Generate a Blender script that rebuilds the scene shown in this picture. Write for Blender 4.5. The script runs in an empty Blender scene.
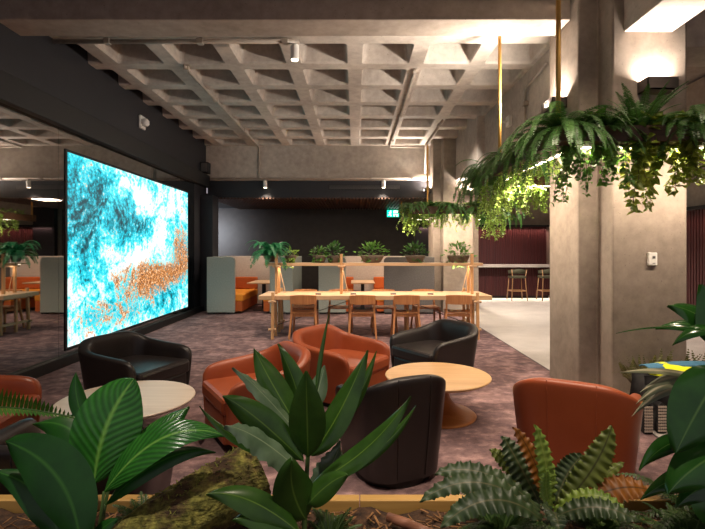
import bpy, bmesh, math, random
from mathutils import Vector, Matrix, noise
R = math.radians
S = bpy.context.scene
COL = S.collection

# ------------------------------------------------------------------ camera, world, exposure, large lights
EYE = 1.55
F = 468.0
cam_d = bpy.data.cameras.new('camera'); cam = bpy.data.objects.new('camera', cam_d); COL.objects.link(cam)
cam.location = (0, 0, EYE); cam.rotation_euler = (R(90), 0, 0)
cam_d.sensor_width = 36; cam_d.lens = 36 * F / 705
cam_d.shift_x = -2.5 / 705; cam_d.shift_y = -14.5 / 705
cam_d.clip_start = 0.05; cam_d.clip_end = 100
S.camera = cam
S.view_settings.view_transform = 'Standard'; S.view_settings.look = 'None'
S.view_settings.gamma = 1; S.view_settings.use_curve_mapping = False
S.view_settings.exposure = 0.35
W = bpy.data.worlds.new('world'); S.world = W; W.use_nodes = True
W.node_tree.nodes['Background'].inputs[0].default_value = (.95, .86, .95, 1)
W.node_tree.nodes['Background'].inputs[1].default_value = .28

WARM = (1.0, .81, .62); WARMER = (1.0, .68, .42); NEUT = (1.0, .88, .76)
def spot(loc, target, watts, color=WARM, angle=70, blend=.6, radius=.06):
    d = bpy.data.lights.new('spot_lamp', 'SPOT'); o = bpy.data.objects.new('spot_lamp', d); COL.objects.link(o)
    d.energy = watts; d.color = color; d.spot_size = R(angle); d.spot_blend = blend; d.shadow_soft_size = radius
    o.location = loc; o.rotation_euler = (Vector(target) - Vector(loc)).to_track_quat('-Z', 'Y').to_euler()
    return o
def area(loc, target, sx, sy, watts, color=WARM, spread=180):
    d = bpy.data.lights.new('area_lamp', 'AREA'); o = bpy.data.objects.new('area_lamp', d); COL.objects.link(o)
    d.shape = 'RECTANGLE'; d.size = sx; d.size_y = sy; d.energy = watts; d.color = color; d.spread = R(spread)
    o.location = loc; o.rotation_euler = (Vector(target) - Vector(loc)).to_track_quat('-Z', 'Y').to_euler()
    return o
# ceiling downlights over the lounge, the long table, the passage and the planter, plus added spots for the hanging ferns
spot((-2.0, 3.0, 4.15), (-1.9, 3.8, 0), 170, WARM, 75)
spot((.6, 3.0, 4.15), (.7, 4.4, 0), 250, WARM, 75)
spot((-.7, 4.6, 4.15), (-.5, 4.9, 0), 170, WARM, 70)
spot((1.7, 2.6, 4.15), (1.5, 3.2, 0), 210, WARM, 58)
spot((-1.0, 1.0, 4.15), (-.8, 1.75, .6), 240, NEUT, 46)
spot((1.0, 1.0, 4.15), (.8, 1.8, .6), 240, WARM, 46)
spot((1.9, 8.8, 4.2), (2.2, 10.6, 2.3), 170, NEUT, 60)  # added without a fixture, brightens the ferns of the far hanging planter
spot((2.4, 2.7, 4.25), (2.4, 3.95, 2.75), 90, WARM, 62)  # added without a fixture, lifts the ferns on the near planter's front run
spot((2.2, 6.6, 4.1), (1.6, 6.7, 0), 140, NEUT, 80)
spot((-.9, 7.2, 4.1), (-.9, 8.5, 1.0), 300, WARM, 75)
spot((1.3, 7.2, 4.1), (1.3, 8.5, 1.0), 300, WARM, 75)
spot((-2.7, 7.3, 4.1), (-2.8, 8.6, 0), 160, NEUT, 80)
spot((4.3, 9.0, 3.6), (4.0, 9.6, 0), 420, NEUT, 110)
spot((3.9, 12.6, 3.6), (4.2, 13.2, 0), 420, NEUT, 110)

# ------------------------------------------------------------------ helpers
def P(px, py, Z):
    return Vector(((px - 355) * Z / F, Z, EYE + (250 - py) * Z / F))
def s2l(c):
    return tuple(((v / 255) / 12.92 if v / 255 <= .04045 else ((v / 255 + .055) / 1.055) ** 2.4) for v in c)

class NT:
    def __init__(s, name):
        s.m = bpy.data.materials.new(name); s.m.use_nodes = True
        s.t = s.m.node_tree; s.b = s.t.nodes['Principled BSDF']; s.out = s.t.nodes['Material Output']
    def n(s, typ, **kw):
        x = s.t.nodes.new(typ)
        for k, v in kw.items():
            if k in ('inp',):
                for a, b in v.items(): x.inputs[a].default_value = b
            else: setattr(x, k, v)
        return x
    def l(s, a, b): s.t.links.new(a, b)
    def ramp(s, fac, stops, interp='LINEAR'):
        r = s.n('ShaderNodeValToRGB'); r.color_ramp.interpolation = interp
        e = r.color_ramp.elements
        while len(e) < len(stops): e.new(.5)
        for i, (p, c) in enumerate(stops):
            e[i].position = p; e[i].color = (*c, 1)
        s.l(fac, r.inputs[0]); return r.outputs[0]
    def coords(s, kind='Object', scale=(1, 1, 1), rot=(0, 0, 0)):
        tc = s.n('ShaderNodeTexCoord'); mp = s.n('ShaderNodeMapping')
        mp.inputs['Scale'].default_value = scale; mp.inputs['Rotation'].default_value = rot
        s.l(tc.outputs[kind], mp.inputs[0]); return mp.outputs[0]
    def noise(s, vec, scale, detail=4, rough=.55, dist=0):
        x = s.n('ShaderNodeTexNoise'); x.inputs['Scale'].default_value = scale; x.inputs['Detail'].default_value = detail
        x.inputs['Roughness'].default_value = rough; x.inputs['Distortion'].default_value = dist
        s.l(vec, x.inputs['Vector']); return x.outputs['Fac']
    def bump(s, h, strength=.3, dist=.01):
        x = s.n('ShaderNodeBump'); x.inputs['Strength'].default_value = strength; x.inputs['Distance'].default_value = dist
        s.l(h, x.inputs['Height']); s.l(x.outputs[0], s.b.inputs['Normal'])
    def mix(s, fac, a, b, mode='MIX'):
        x = s.n('ShaderNodeMix', data_type='RGBA', blend_type=mode)
        for i, v in ((0, fac), (6, a), (7, b)):
            if isinstance(v, (int, float)): x.inputs[i].default_value = v
            elif isinstance(v, tuple): x.inputs[i].default_value = (*v, 1)
            else: s.l(v, x.inputs[i])
        return x.outputs[2]
    def math(s, op, a, b=0.0):
        x = s.n('ShaderNodeMath', operation=op)
        for i, v in ((0, a), (1, b)):
            if isinstance(v, (int, float)): x.inputs[i].default_value = v
            else: s.l(v, x.inputs[i])
        return x.outputs[0]

def mat_noise(name, c1, c2, scale=3, rough=.6, kind='Object', stretch=(1, 1, 1), bump=0, spec=.5, detail=5, lo=.3, hi=.7, metal=0, bscale=None):
    m = NT(name); v = m.coords(kind, stretch); f = m.noise(v, scale, detail)
    m.l(m.ramp(f, [(lo, s2l(c1)), (hi, s2l(c2))]), m.b.inputs['Base Color'])
    m.b.inputs['Roughness'].default_value = rough; m.b.inputs['Specular IOR Level'].default_value = spec
    m.b.inputs['Metallic'].default_value = metal
    if bump:
        m.bump(m.noise(v, bscale or scale * 6, 4), bump, .01)
    return m.m
def mat_plain(name, c, rough=.5, metal=0, spec=.5):
    return mat_noise(name, tuple(x * .94 for x in c), tuple(min(255, x * 1.04) for x in c), 6, rough, metal=metal, spec=spec)
def mat_emit(name, c, strength, base=(200, 200, 200)):
    m = NT(name); m.b.inputs['Base Color'].default_value = (*s2l(base), 1)
    m.b.inputs['Emission Color'].default_value = (*c, 1); m.b.inputs['Emission Strength'].default_value = strength
    return m.m

def mat_concrete(name, c1, c2, seams=False):
    m = NT(name); v = m.coords('Object')
    a = m.noise(v, 1.1, 6, .62, .4); b = m.noise(v, 9, 5, .6); pits = m.noise(v, 55, 2)
    col = m.ramp(a, [(.28, s2l(c1)), (.72, s2l(c2))])
    col = m.mix(.35, col, m.ramp(b, [(.3, s2l(tuple(x * .82 for x in c1))), (.7, s2l(c2))]))
    p = m.ramp(pits, [(.24, (.35, .33, .3)), (.31, (1, 1, 1))])
    col = m.mix(.8, col, p, 'MULTIPLY')
    m.l(col, m.b.inputs['Base Color'])
    m.b.inputs['Roughness'].default_value = .75; m.b.inputs['Specular IOR Level'].default_value = .3
    m.bump(b, .12, .01)
    return m.m

def mat_wood(name, c1, c2, axis=0, rough=.42, sc=1.0):
    st = [14, 14, 14]; st[axis] = 1.0
    m = NT(name); v = m.coords('Object', tuple(sc * x for x in st))
    a = m.noise(v, 1.6, 6, .6, .8)
    m.l(m.ramp(a, [(.3, s2l(c1)), (.7, s2l(c2))]), m.b.inputs['Base Color'])
    m.b.inputs['Roughness'].default_value = rough; m.bump(a, .05, .005)
    return m.m

def mat_leather(name, c1, c2, rough=.38):
    m = NT(name); v = m.coords('Object')
    a = m.noise(v, 2.5, 4); g = m.n('ShaderNodeTexVoronoi'); g.inputs['Scale'].default_value = 160; m.l(v, g.inputs['Vector'])
    m.l(m.ramp(a, [(.3, s2l(c1)), (.7, s2l(c2))]), m.b.inputs['Base Color'])
    m.l(m.ramp(a, [(.3, (rough - .04,) * 3), (.7, (rough + .08,) * 3)]), m.b.inputs['Roughness'])
    m.b.inputs['Specular IOR Level'].default_value = .45
    m.bump(g.outputs['Distance'], .06, .002)
    return m.m

def mat_leaf(name, c1, c2, vein, rough=.34, ribs=0, vein_w=.05, trans=.18, spec=.5, ribmix=.55):
    """u across the blade (0..1), v along it; midrib and side veins come from the UVs"""
    m = NT(name); tc = m.n('ShaderNodeTexCoord'); sp = m.n('ShaderNodeSeparateXYZ'); m.l(tc.outputs['UV'], sp.inputs[0])
    ov = m.coords('Object'); nz = m.noise(ov, 9, 4)
    col = m.ramp(nz, [(.3, s2l(c1)), (.7, s2l(c2))])
    d = m.math('ABSOLUTE', m.math('SUBTRACT', sp.outputs[0], .5))
    if ribs:
        ph = m.math('SUBTRACT', sp.outputs[1], m.math('MULTIPLY', d, .55))
        w = m.math('SINE', m.math('MULTIPLY', ph, ribs * 2 * math.pi))
        w = m.math('ADD', m.math('MULTIPLY', w, .5), .5)
        col = m.mix(m.math('MULTIPLY', w, ribmix), col, s2l(c1) if sum(c1) > sum(c2) else s2l(tuple(x * .6 for x in c1)))
        m.bump(w, .35, .004)
    mid = m.ramp(d, [(0, (1, 1, 1)), (vein_w, (0, 0, 0))])
    col = m.mix(mid, col, s2l(vein))
    m.l(col, m.b.inputs['Base Color']); m.b.inputs['Roughness'].default_value = rough; m.b.inputs['Specular IOR Level'].default_value = spec
    if trans:
        tr = m.n('ShaderNodeBsdfTranslucent'); m.l(col, tr.inputs['Color'])
        mx = m.n('ShaderNodeMixShader'); mx.inputs[0].default_value = trans
        m.l(m.b.outputs[0], mx.inputs[1]); m.l(tr.outputs[0], mx.inputs[2]); m.l(mx.outputs[0], m.out.inputs[0])
    return m.m

class MB:
    def __init__(s): s.v = []; s.f = []; s.uv = []
    def add(s, verts, faces, uvs=None):
        b = len(s.v); s.v += [tuple(x) for x in verts]
        s.f += [tuple(i + b for i in f) for f in faces]
        s.uv += list(uvs) if uvs else [(0, 0)] * len(verts)
        return b
    def box(s, x0, x1, y0, y1, z0, z1, mtx=None):
        vs = [Vector((x, y, z)) for z in (z0, z1) for x, y in ((x0, y0), (x1, y0), (x1, y1), (x0, y1))]
        if mtx: vs = [mtx @ p for p in vs]
        s.add(vs, [(3, 2, 1, 0), (4, 5, 6, 7), (0, 1, 5, 4), (1, 2, 6, 5), (2, 3, 7, 6), (3, 0, 4, 7)])
    def bar(s, a, b, wx, wy, up=(0, 0, 1), b2=None):
        """square bar from a to b; optional end size b2=(wx,wy)"""
        a, b = Vector(a), Vector(b); d = (b - a).normalized()
        u = Vector(up)
        if abs(d.dot(u)) > .97: u = Vector((0, 1, 0))
        x = d.cross(u).normalized(); y = x.cross(d).normalized()
        wx2, wy2 = b2 or (wx, wy)
        vs = []
        for p, (w, h) in ((a, (wx, wy)), (b, (wx2, wy2))):
            for sx, sy in ((-1, -1), (1, -1), (1, 1), (-1, 1)): vs.append(p + x * sx * w / 2 + y * sy * h / 2)
        s.add(vs, [(0, 1, 2, 3), (7, 6, 5, 4), (4, 5, 1, 0), (5, 6, 2, 1), (6, 7, 3, 2), (7, 4, 0, 3)])
    def tube(s, pts, r, n=8, caps=True):
        pts = [Vector(p) for p in pts]; rs = r if isinstance(r, (list, tuple)) else [r] * len(pts)
        prev = None; rings = []
        for i, p in enumerate(pts):
            d = (pts[min(i + 1, len(pts) - 1)] - pts[max(i - 1, 0)]).normalized()
            if prev is None:
                u = Vector((0, 0, 1)) if abs(d.z) < .9 else Vector((1, 0, 0))
                x = d.cross(u).normalized()
            else:
                x = (prev - d * prev.dot(d)).normalized()
            prev = x; y = d.cross(x)
            rings.append([p + (x * math.cos(k * 2 * math.pi / n) + y * math.sin(k * 2 * math.pi / n)) * rs[i] for k in range(n)])
        vs = [v for q in rings for v in q]; fs = []
        for i in range(len(rings) - 1):
            for k in range(n): fs.append((i * n + k, i * n + (k + 1) % n, (i + 1) * n + (k + 1) % n, (i + 1) * n + k))
        if caps:
            fs.append(tuple(range(n - 1, -1, -1))); fs.append(tuple((len(rings) - 1) * n + k for k in range(n)))
        s.add(vs, fs)
    def lathe(s, prof, n=40, c=(0, 0, 0), cap=True):
        vs = []; fs = []
        for r, z in prof:
            for k in range(n): vs.append((c[0] + r * math.cos(2 * math.pi * k / n), c[1] + r * math.sin(2 * math.pi * k / n), c[2] + z))
        for i in range(len(prof) - 1):
            for k in range(n): fs.append((i * n + k, i * n + (k + 1) % n, (i + 1) * n + (k + 1) % n, (i + 1) * n + k))
        if cap:
            fs.append(tuple(range(n - 1, -1, -1))); fs.append(tuple((len(prof) - 1) * n + k for k in range(n)))
        s.add(vs, fs)
    def leaf(s, base, tip, width, arch=(0, 0, 0), normal=(0, -1, .3), nl=14, nw=6, cup=.12, prof='lance', wave=0, waves=6, ribs=0, ribamp=0, twist=0, seed=0):
        """a single blade: quadratic spine base->tip bowed by arch, width profile, cupping, wavy edge, ribs"""
        base, tip, arch = Vector(base), Vector(tip), Vector(arch); nrm = Vector(normal).normalized()
        mid = (base + tip) / 2 + arch * 2; rnd = random.Random(seed); ph = rnd.random() * 6
        vs = []; uv = []; fs = []
        for i in range(nl + 1):
            t = i / nl
            p = base * (1 - t) ** 2 + mid * 2 * t * (1 - t) + tip * t * t
            d = ((mid - base) * (1 - t) + (tip - mid) * t).normalized()
            sd = d.cross(nrm).normalized()
            if twist: sd = (Matrix.Rotation(twist * t, 3, d) @ sd)
            n2 = sd.cross(d).normalized()
            if prof == 'lance': w = (math.sin(math.pi * t ** .8) ** .85) * (1 - .15 * t)
            elif prof == 'broad': w = max(0, math.sin(math.pi * min(1, t ** .95))) ** .62
            elif prof == 'ovate': w = math.sin(math.pi * min(1, t ** .62)) ** .7
            elif prof == 'strap': w = min(1, .3 + t * 2.2) * (1 - t ** 5) ** .8
            else: w = math.sin(math.pi * t)
            w = max(w, .03) * width / 2
            for k in range(nw + 1):
                u = k / nw * 2 - 1
                off = -cup * width * (u * u) 
                if wave: off += wave * width * abs(u) ** 1.5 * math.sin(waves * 2 * math.pi * t + ph + (1.3 if u > 0 else 0))
                if ribs: off += ribamp * width * math.sin(2 * math.pi * ribs * (t - abs(u) * .28)) * min(1, abs(u) * 3) * (1 - .6 * abs(u))
                ww = w
                if wave: ww *= 1 + .12 * abs(u) * math.sin(waves * 4.6 * math.pi * t + ph * 2 + u)
                vs.append(p + sd * u * ww - n2 * off * -1); uv.append((k / nw, t))
        for i in range(nl):
            for k in range(nw):
                a = i * (nw + 1) + k; fs.append((a, a + 1, a + nw + 2, a + nw + 1))
        s.add(vs, fs, uv)
    def build(s, name, mat, parent=None, smooth=False, bevel=0, subsurf=0, loc=None):
        me = bpy.data.meshes.new(name); me.from_pydata(s.v, [], s.f); me.update()
        ul = me.uv_layers.new(name='UVMap')
        li = [0] * len(me.loops); me.loops.foreach_get('vertex_index', li)
        fl = [0.0] * (2 * len(li))
        for i, vi in enumerate(li): fl[2 * i], fl[2 * i + 1] = s.uv[vi]
        ul.data.foreach_set('uv', fl)
        o = bpy.data.objects.new(name, me); COL.objects.link(o)
        if mat: me.materials.append(mat)
        if smooth: me.polygons.foreach_set('use_smooth', [True] * len(me.polygons))
        if bevel:
            b = o.modifiers.new('bevel', 'BEVEL'); b.width = bevel; b.segments = 2; b.limit_method = 'ANGLE'; b.angle_limit = R(40)
        if subsurf:
            u = o.modifiers.new('subsurf', 'SUBSURF'); u.levels = subsurf; u.render_levels = subsurf
        if parent: o.parent = parent
        if loc: o.location = loc
        return o

def thing(name, label, cat, loc=(0, 0, 0), rz=0, group=None):
    o = bpy.data.objects.new(name, None); COL.objects.link(o); o.location = loc; o.rotation_euler = (0, 0, rz)
    o.empty_display_size = .1
    return tag(o, label, cat, group)
def tag(o, label, cat, group=None):
    o['label'] = label; o['category'] = cat
    if group: o['group'] = group
    return o
def struct(o, label=None, cat=None):
    o['kind'] = 'structure'
    if label: o['label'] = label; o['category'] = cat
    return o
def copy_tree(o, parent=None):
    c = o.copy(); COL.objects.link(c)
    if parent: c.parent = parent
    for ch in list(o.children): copy_tree(ch, c)
    return c
def boxobj(name, mat, x0, x1, y0, y1, z0, z1, parent=None, bevel=0):
    m = MB(); m.box(x0, x1, y0, y1, z0, z1); return m.build(name, mat, parent, bevel=bevel)

# ------------------------------------------------------------------ materials
M = {}
M['concrete'] = mat_concrete('concrete', (158, 147, 138), (200, 189, 178))
M['concrete_column'] = mat_concrete('concrete_column', (126, 113, 102), (163, 149, 136))
M['concrete_dark'] = mat_concrete('concrete_beam', (140, 127, 116), (178, 164, 151))
M['black'] = mat_plain('matt_black', (14, 14, 16), .55)
M['black_paint'] = mat_plain('dark_wall_paint', (31, 31, 37), .5)
M['far_paint'] = mat_plain('charcoal_wall_paint', (62, 56, 53), .6, spec=.25)
M['brass'] = mat_plain('brass', (206, 160, 84), .42, metal=.55)
M['oak'] = mat_wood('oak_along_x', (188, 150, 114), (212, 178, 140), 0)
M['oak_z'] = mat_wood('oak_along_z', (190, 140, 94), (218, 172, 122), 2)
M['oak_chair'] = mat_wood('oak_chair', (168, 108, 66), (196, 136, 88), 2)
M['oak_top'] = mat_wood('oak_table_top', (192, 150, 106), (214, 176, 130), 0, .3)
M['pale_top'] = mat_wood('pale_laminate', (196, 178, 160), (214, 198, 180), 0, .35)
M['orange'] = mat_leather('orange_leather', (140, 66, 36), (160, 79, 45))
M['dark_leather'] = mat_leather('dark_leather', (27, 22, 22), (38, 32, 31))
M['felt'] = mat_noise('grey_green_felt', (140, 146, 140), (158, 162, 155), 40, .9, spec=.1)
M['felt_pink'] = mat_noise('pale_felt', (170, 158, 150), (186, 174, 164), 40, .9, spec=.1)
M['felt_shaded'] = mat_noise('shaded_felt', (88, 84, 82), (104, 100, 98), 40, .9, spec=.1)  # booth felt with the right panel's shadow put into its colour
M['seat_orange'] = mat_noise('orange_upholstery', (206, 128, 40), (222, 146, 54), 60, .85, spec=.2)
M['seat_rust'] = mat_noise('rust_upholstery', (168, 84, 42), (186, 98, 52), 60, .85, spec=.2)
M['white'] = mat_plain('white_plastic', (225, 222, 216), .4)
M['grey_metal'] = mat_plain('grey_metal', (92, 88, 86), .45, metal=.3)
M['pipe'] = mat_plain('painted_conduit', (158, 146, 134), .5)
M['sconce'] = mat_plain('bronze_lamp_housing', (92, 82, 76), .5, metal=.2)
M['pot'] = mat_noise('grey_brown_pot', (96, 82, 70), (118, 102, 88), 14, .7)
M['soil'] = mat_noise('mulch_soil', (30, 20, 14), (84, 58, 38), 26, .95, bump=.9, bscale=40)
M['yellow_board'] = mat_wood('planter_board', (172, 132, 70), (192, 152, 86), 0, .5)
M['counter'] = mat_plain('pale_stone_counter', (206, 196, 188), .3)
M['stool_fabric'] = mat_noise('olive_upholstery', (72, 72, 54), (88, 86, 66), 50, .8)
M['stool_frame'] = mat_plain('tan_frame', (176, 134, 92), .4)
M['tray'] = mat_wood('walnut_tray', (62, 42, 28), (88, 62, 42), 0, .5)
M['bark'] = mat_noise('log_bark', (52, 36, 24), (96, 72, 48), 12, .95)
M['warm_led'] = mat_emit('warm_led', (1, .82, .58), 9)
M['stem'] = mat_plain('green_stem', (70, 96, 44), .5)
M['vine'] = mat_plain('brown_vine', (74, 56, 36), .6)

def mat_carpet():
    m = NT('carpet_tiles'); v = m.coords('Object')
    mp = m.coords('Object', (1.3, 1.5, 1))
    a = m.noise(mp, 1.7, 6, .6, .5); b = m.noise(mp, 6.0, 5, .65); c = m.noise(v, 160, 2)
    br = m.n('ShaderNodeTexBrick'); br.inputs['Scale'].default_value = 1.0; br.inputs['Mortar Size'].default_value = 0.0
    br.inputs['Brick Width'].default_value = 1.0; br.inputs['Row Height'].default_value = .25
    br.inputs['Color1'].default_value = (0, 0, 0, 1); br.inputs['Color2'].default_value = (1, 1, 1, 1); m.l(v, br.inputs['Vector'])
    col = m.ramp(a, [(.3, s2l((76, 60, 63))), (.5, s2l((114, 91, 92))), (.66, s2l((176, 142, 140)))])
    col = m.mix(.5, col, m.ramp(b, [(.32, s2l((70, 58, 62))), (.52, s2l((128, 104, 104))), (.7, s2l((200, 164, 158)))]))
    col = m.mix(.16, col, br.outputs['Color'], 'SOFT_LIGHT')
    col = m.mix(.45, col, m.ramp(c, [(.3, (.45, .45, .45)), (.7, (1, 1, 1))]), 'MULTIPLY')
    m.l(col, m.b.inputs['Base Color']); m.b.inputs['Roughness'].default_value = .95; m.b.inputs['Specular IOR Level'].default_value = .1
    m.bump(c, .5, .004); return m.m
M['carpet'] = mat_carpet()
def mat_floor():
    m = NT('polished_concrete_floor'); v = m.coords('Object')
    a = m.noise(v, 2.2, 6, .6); c = m.noise(v, 60, 3)
    col = m.ramp(a, [(.3, s2l((178, 170, 163))), (.7, s2l((208, 200, 192)))])
    col = m.mix(.35, col, m.ramp(c, [(.38, s2l((110, 104, 100))), (.5, s2l((190, 182, 174)))]))
    m.l(col, m.b.inputs['Base Color']); m.b.inputs['Roughness'].default_value = .45; return m.m
M['floor'] = mat_floor()
def mat_slats():
    m = NT('red_slats'); v = m.coords('Object'); a = m.noise(m.coords('Object', (6, 6, .3)), 3, 4)
    m.l(m.ramp(a, [(.3, s2l((58, 20, 22))), (.7, s2l((80, 32, 32)))]), m.b.inputs['Base Color']); m.b.inputs['Roughness'].default_value = .6
    return m.m
M['red'] = mat_slats()
M['slat_wood'] = mat_wood('soffit_slats', (66, 44, 34), (92, 64, 50), 1, .5)
def mat_mirror():
    m = NT('dark_tinted_mirror'); m.b.inputs['Base Color'].default_value = (.42, .41, .40, 1)
    m.b.inputs['Metallic'].default_value = 1; m.b.inputs['Roughness'].default_value = .02; return m.m
M['mirror'] = mat_mirror()
def mat_screen():
    m = NT('ocean_screen'); v = m.coords('Object', (1, 1, 1))
    sp = m.n('ShaderNodeSeparateXYZ'); m.l(v, sp.inputs[0]); Y, Z = sp.outputs[1], sp.outputs[2]     # along the wall 0..4.55, up 0..2.65
    def warp(vec, scale, amt, det=3):
        wn = m.n('ShaderNodeTexNoise'); wn.inputs['Scale'].default_value = scale; wn.inputs['Detail'].default_value = det; m.l(vec, wn.inputs['Vector'])
        vm = m.n('ShaderNodeVectorMath', operation='MULTIPLY_ADD'); m.l(wn.outputs['Color'], vm.inputs[0]); vm.inputs[1].default_value = (amt,) * 3; m.l(vec, vm.inputs[2]); return vm.outputs[0]
    wv = warp(warp(v, .7, 1.5), 2.2, .5)
    def blob(y, z, ry, rz):      # 1 inside, 0 outside, soft
        a = m.math('DIVIDE', m.math('SUBTRACT', Y, y), ry); b = m.math('DIVIDE', m.math('SUBTRACT', Z, z), rz)
        d = m.math('ADD', m.math('MULTIPLY', a, a), m.math('MULTIPLY', b, b))
        return m.math('MAXIMUM', m.math('SUBTRACT', 1.0, d), 0.0)
    big = m.noise(wv, 1.0, 5, .6); mid = m.noise(wv, 4.0, 8, .72); fine = m.noise(v, 15, 6, .8); grit = m.noise(v, 34, 4, .8)
    f = m.math('ADD', m.math('MULTIPLY', big, .42), m.math('ADD', m.math('MULTIPLY', mid, .62), m.math('MULTIPLY', fine, .62)))
    f = m.math('SUBTRACT', f, m.math('MULTIPLY', blob(.3, 1.85, 1.6, 1.15), .15))
    f = m.math('SUBTRACT', f, m.math('MULTIPLY', blob(1.8, 1.75, .9, .6), .15))
    f = m.math('SUBTRACT', f, m.math('MULTIPLY', blob(3.2, .3, 1.0, .4), .12))
    f = m.math('ADD', f, m.math('MULTIPLY', blob(2.3, 2.2, .5, .35), .16))
    f = m.math('ADD', f, m.math('MULTIPLY', blob(1.9, 1.15, 1.2, .6), .06))
    sea = m.ramp(f, [(.60, s2l((0, 50, 60))), (.67, s2l((0, 120, 132))), (.73, s2l((0, 184, 206))), (.795, s2l((60, 214, 220))), (.86, s2l((196, 240, 238))), (.95, s2l((255, 255, 252)))])
    band = m.math('ADD', blob(2.6, .78, 1.7, .42), m.math('ADD', m.math('MULTIPLY', blob(4.1, 1.2, .8, .8), .8), m.math('MULTIPLY', blob(1.2, .3, 1.8, .3), .5)))
    rf = m.math('ADD', m.math('MULTIPLY', band, .24), m.math('ADD', m.math('MULTIPLY', mid, .75), m.math('MULTIPLY', fine, .75)))
    reef = m.ramp(m.math('ADD', m.math('MULTIPLY', grit, .5), m.math('MULTIPLY', fine, .5)), [(.40, s2l((36, 24, 18))), (.475, s2l((126, 66, 24))), (.54, s2l((214, 140, 60))), (.60, s2l((255, 244, 226)))])
    col = m.mix(m.ramp(rf, [(.83, (0, 0, 0)), (.90, (1, 1, 1))]), sea, reef)
    col = m.mix(m.ramp(grit, [(.34, (.8, .8, .8)), (.42, (0, 0, 0))]), col, s2l((0, 92, 110)))
    m.l(col, m.b.inputs['Emission Color']); m.b.inputs['Emission Strength'].default_value = 1.25
    m.b.inputs['Base Color'].default_value = (.01, .01, .01, 1); m.b.inputs['Roughness'].default_value = .4
    return m.m
M['screen'] = mat_screen()
def mat_moss():
    m = NT('mossy_bark'); v = m.coords('Object'); a = m.noise(v, 7, 6, .65); b = m.noise(m.coords('Object', (4, 30, 30)), 2, 5); c = m.noise(v, 45, 4)
    col = m.ramp(b, [(.3, s2l((38, 26, 18))), (.7, s2l((104, 78, 50)))])
    moss = m.ramp(c, [(.3, s2l((72, 74, 26))), (.7, s2l((164, 156, 74)))])
    m.l(m.mix(m.ramp(a, [(.40, (0, 0, 0)), (.54, (1, 1, 1))]), col, moss), m.b.inputs['Base Color'])
    m.b.inputs['Roughness'].default_value = .95; m.bump(m.math('ADD', b, m.math('MULTIPLY', c, .5)), 1.0, .02); return m.m
M['moss'] = mat_moss()

M['leaf_calathea'] = mat_leaf('ribbed_leaf', (40, 104, 34), (66, 138, 50), (122, 178, 76), .27, ribs=13, trans=.15)
M['leaf_dark'] = mat_leaf('broad_dark_leaf', (20, 66, 18), (34, 88, 26), (60, 116, 40), .38, ribs=0, trans=.2)
M['leaf_ginger'] = mat_leaf('pointed_leaf', (32, 60, 18), (54, 88, 28), (92, 122, 46), .28, ribs=0, trans=.12, vein_w=.03)
M['leaf_pale'] = mat_leaf('pale_glossy_leaf', (70, 92, 66), (104, 124, 96), (130, 146, 112), .25, trans=.1, vein_w=.03)
M['leaf_olive'] = mat_leaf('olive_crisp_leaf', (84, 100, 40), (120, 134, 60), (60, 58, 24), .45, trans=.25)
M['leaf_fresh'] = mat_leaf('fresh_crisp_leaf', (104, 138, 48), (148, 174, 76), (160, 180, 90), .45, trans=.25)
M['leaf_grey'] = mat_leaf('greyed_crisp_leaf', (44, 62, 36), (74, 94, 58), (104, 104, 72), .42, trans=.18)
M['leaf_brown'] = mat_leaf('browned_leaf', (120, 72, 22), (158, 100, 36), (60, 40, 16), .5, trans=.25)
M['leaf_rubber'] = mat_leaf('rubber_leaf', (24, 60, 20), (40, 84, 30), (76, 112, 54), .16, trans=.06, vein_w=.03)
M['leaf_striped'] = mat_leaf('striped_leaf', (96, 104, 78), (136, 138, 108), (190, 180, 150), .35, ribs=0, trans=.15, vein_w=.2)
M['fern'] = mat_leaf('fern_pinnae', (42, 84, 34), (80, 124, 56), (84, 130, 58), .4, trans=.3)
M['fern_teal'] = mat_leaf('fern_blue_green', (22, 100, 62), (44, 136, 84), (40, 110, 70), .4, trans=.25)
M['fern_small'] = mat_leaf('small_fern', (34, 62, 24), (62, 92, 38), (60, 90, 40), .45, trans=.25)
M['pothos'] = mat_leaf('pothos_leaf', (92, 118, 34), (150, 160, 58), (170, 180, 80), .38, trans=.38)
M['pothos_dark'] = mat_leaf('pothos_dark_leaf', (58, 106, 38), (104, 146, 56), (100, 140, 60), .38, trans=.3)
M['ivy'] = mat_leaf('ivy_bright_leaf', (118, 156, 60), (164, 192, 92), (170, 200, 110), .42, trans=.4)

# ------------------------------------------------------------------ room shell
XW = -3.915; YB = 15.7
o = MB(); o.add([(-4.4, -2.2, 0), (2.5, -2.2, 0), (2.5, YB, 0), (-4.4, YB, 0), (-4.4, -2.2, -.1), (2.5, -2.2, -.1), (2.5, YB, -.1), (-4.4, YB, -.1)],
                [(0, 1, 2, 3), (7, 6, 5, 4), (0, 4, 5, 1), (1, 5, 6, 2), (2, 6, 7, 3), (3, 7, 4, 0)])
struct(o.build('floor_carpet', M['carpet']))
struct(boxobj('floor_concrete', M['floor'], 2.5, 7.0, -2.2, YB + .4, -.1, 0))
struct(boxobj('trim_carpet_edge', M['grey_metal'], 2.495, 2.51, -2.2, YB, -.02, .004))

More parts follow.
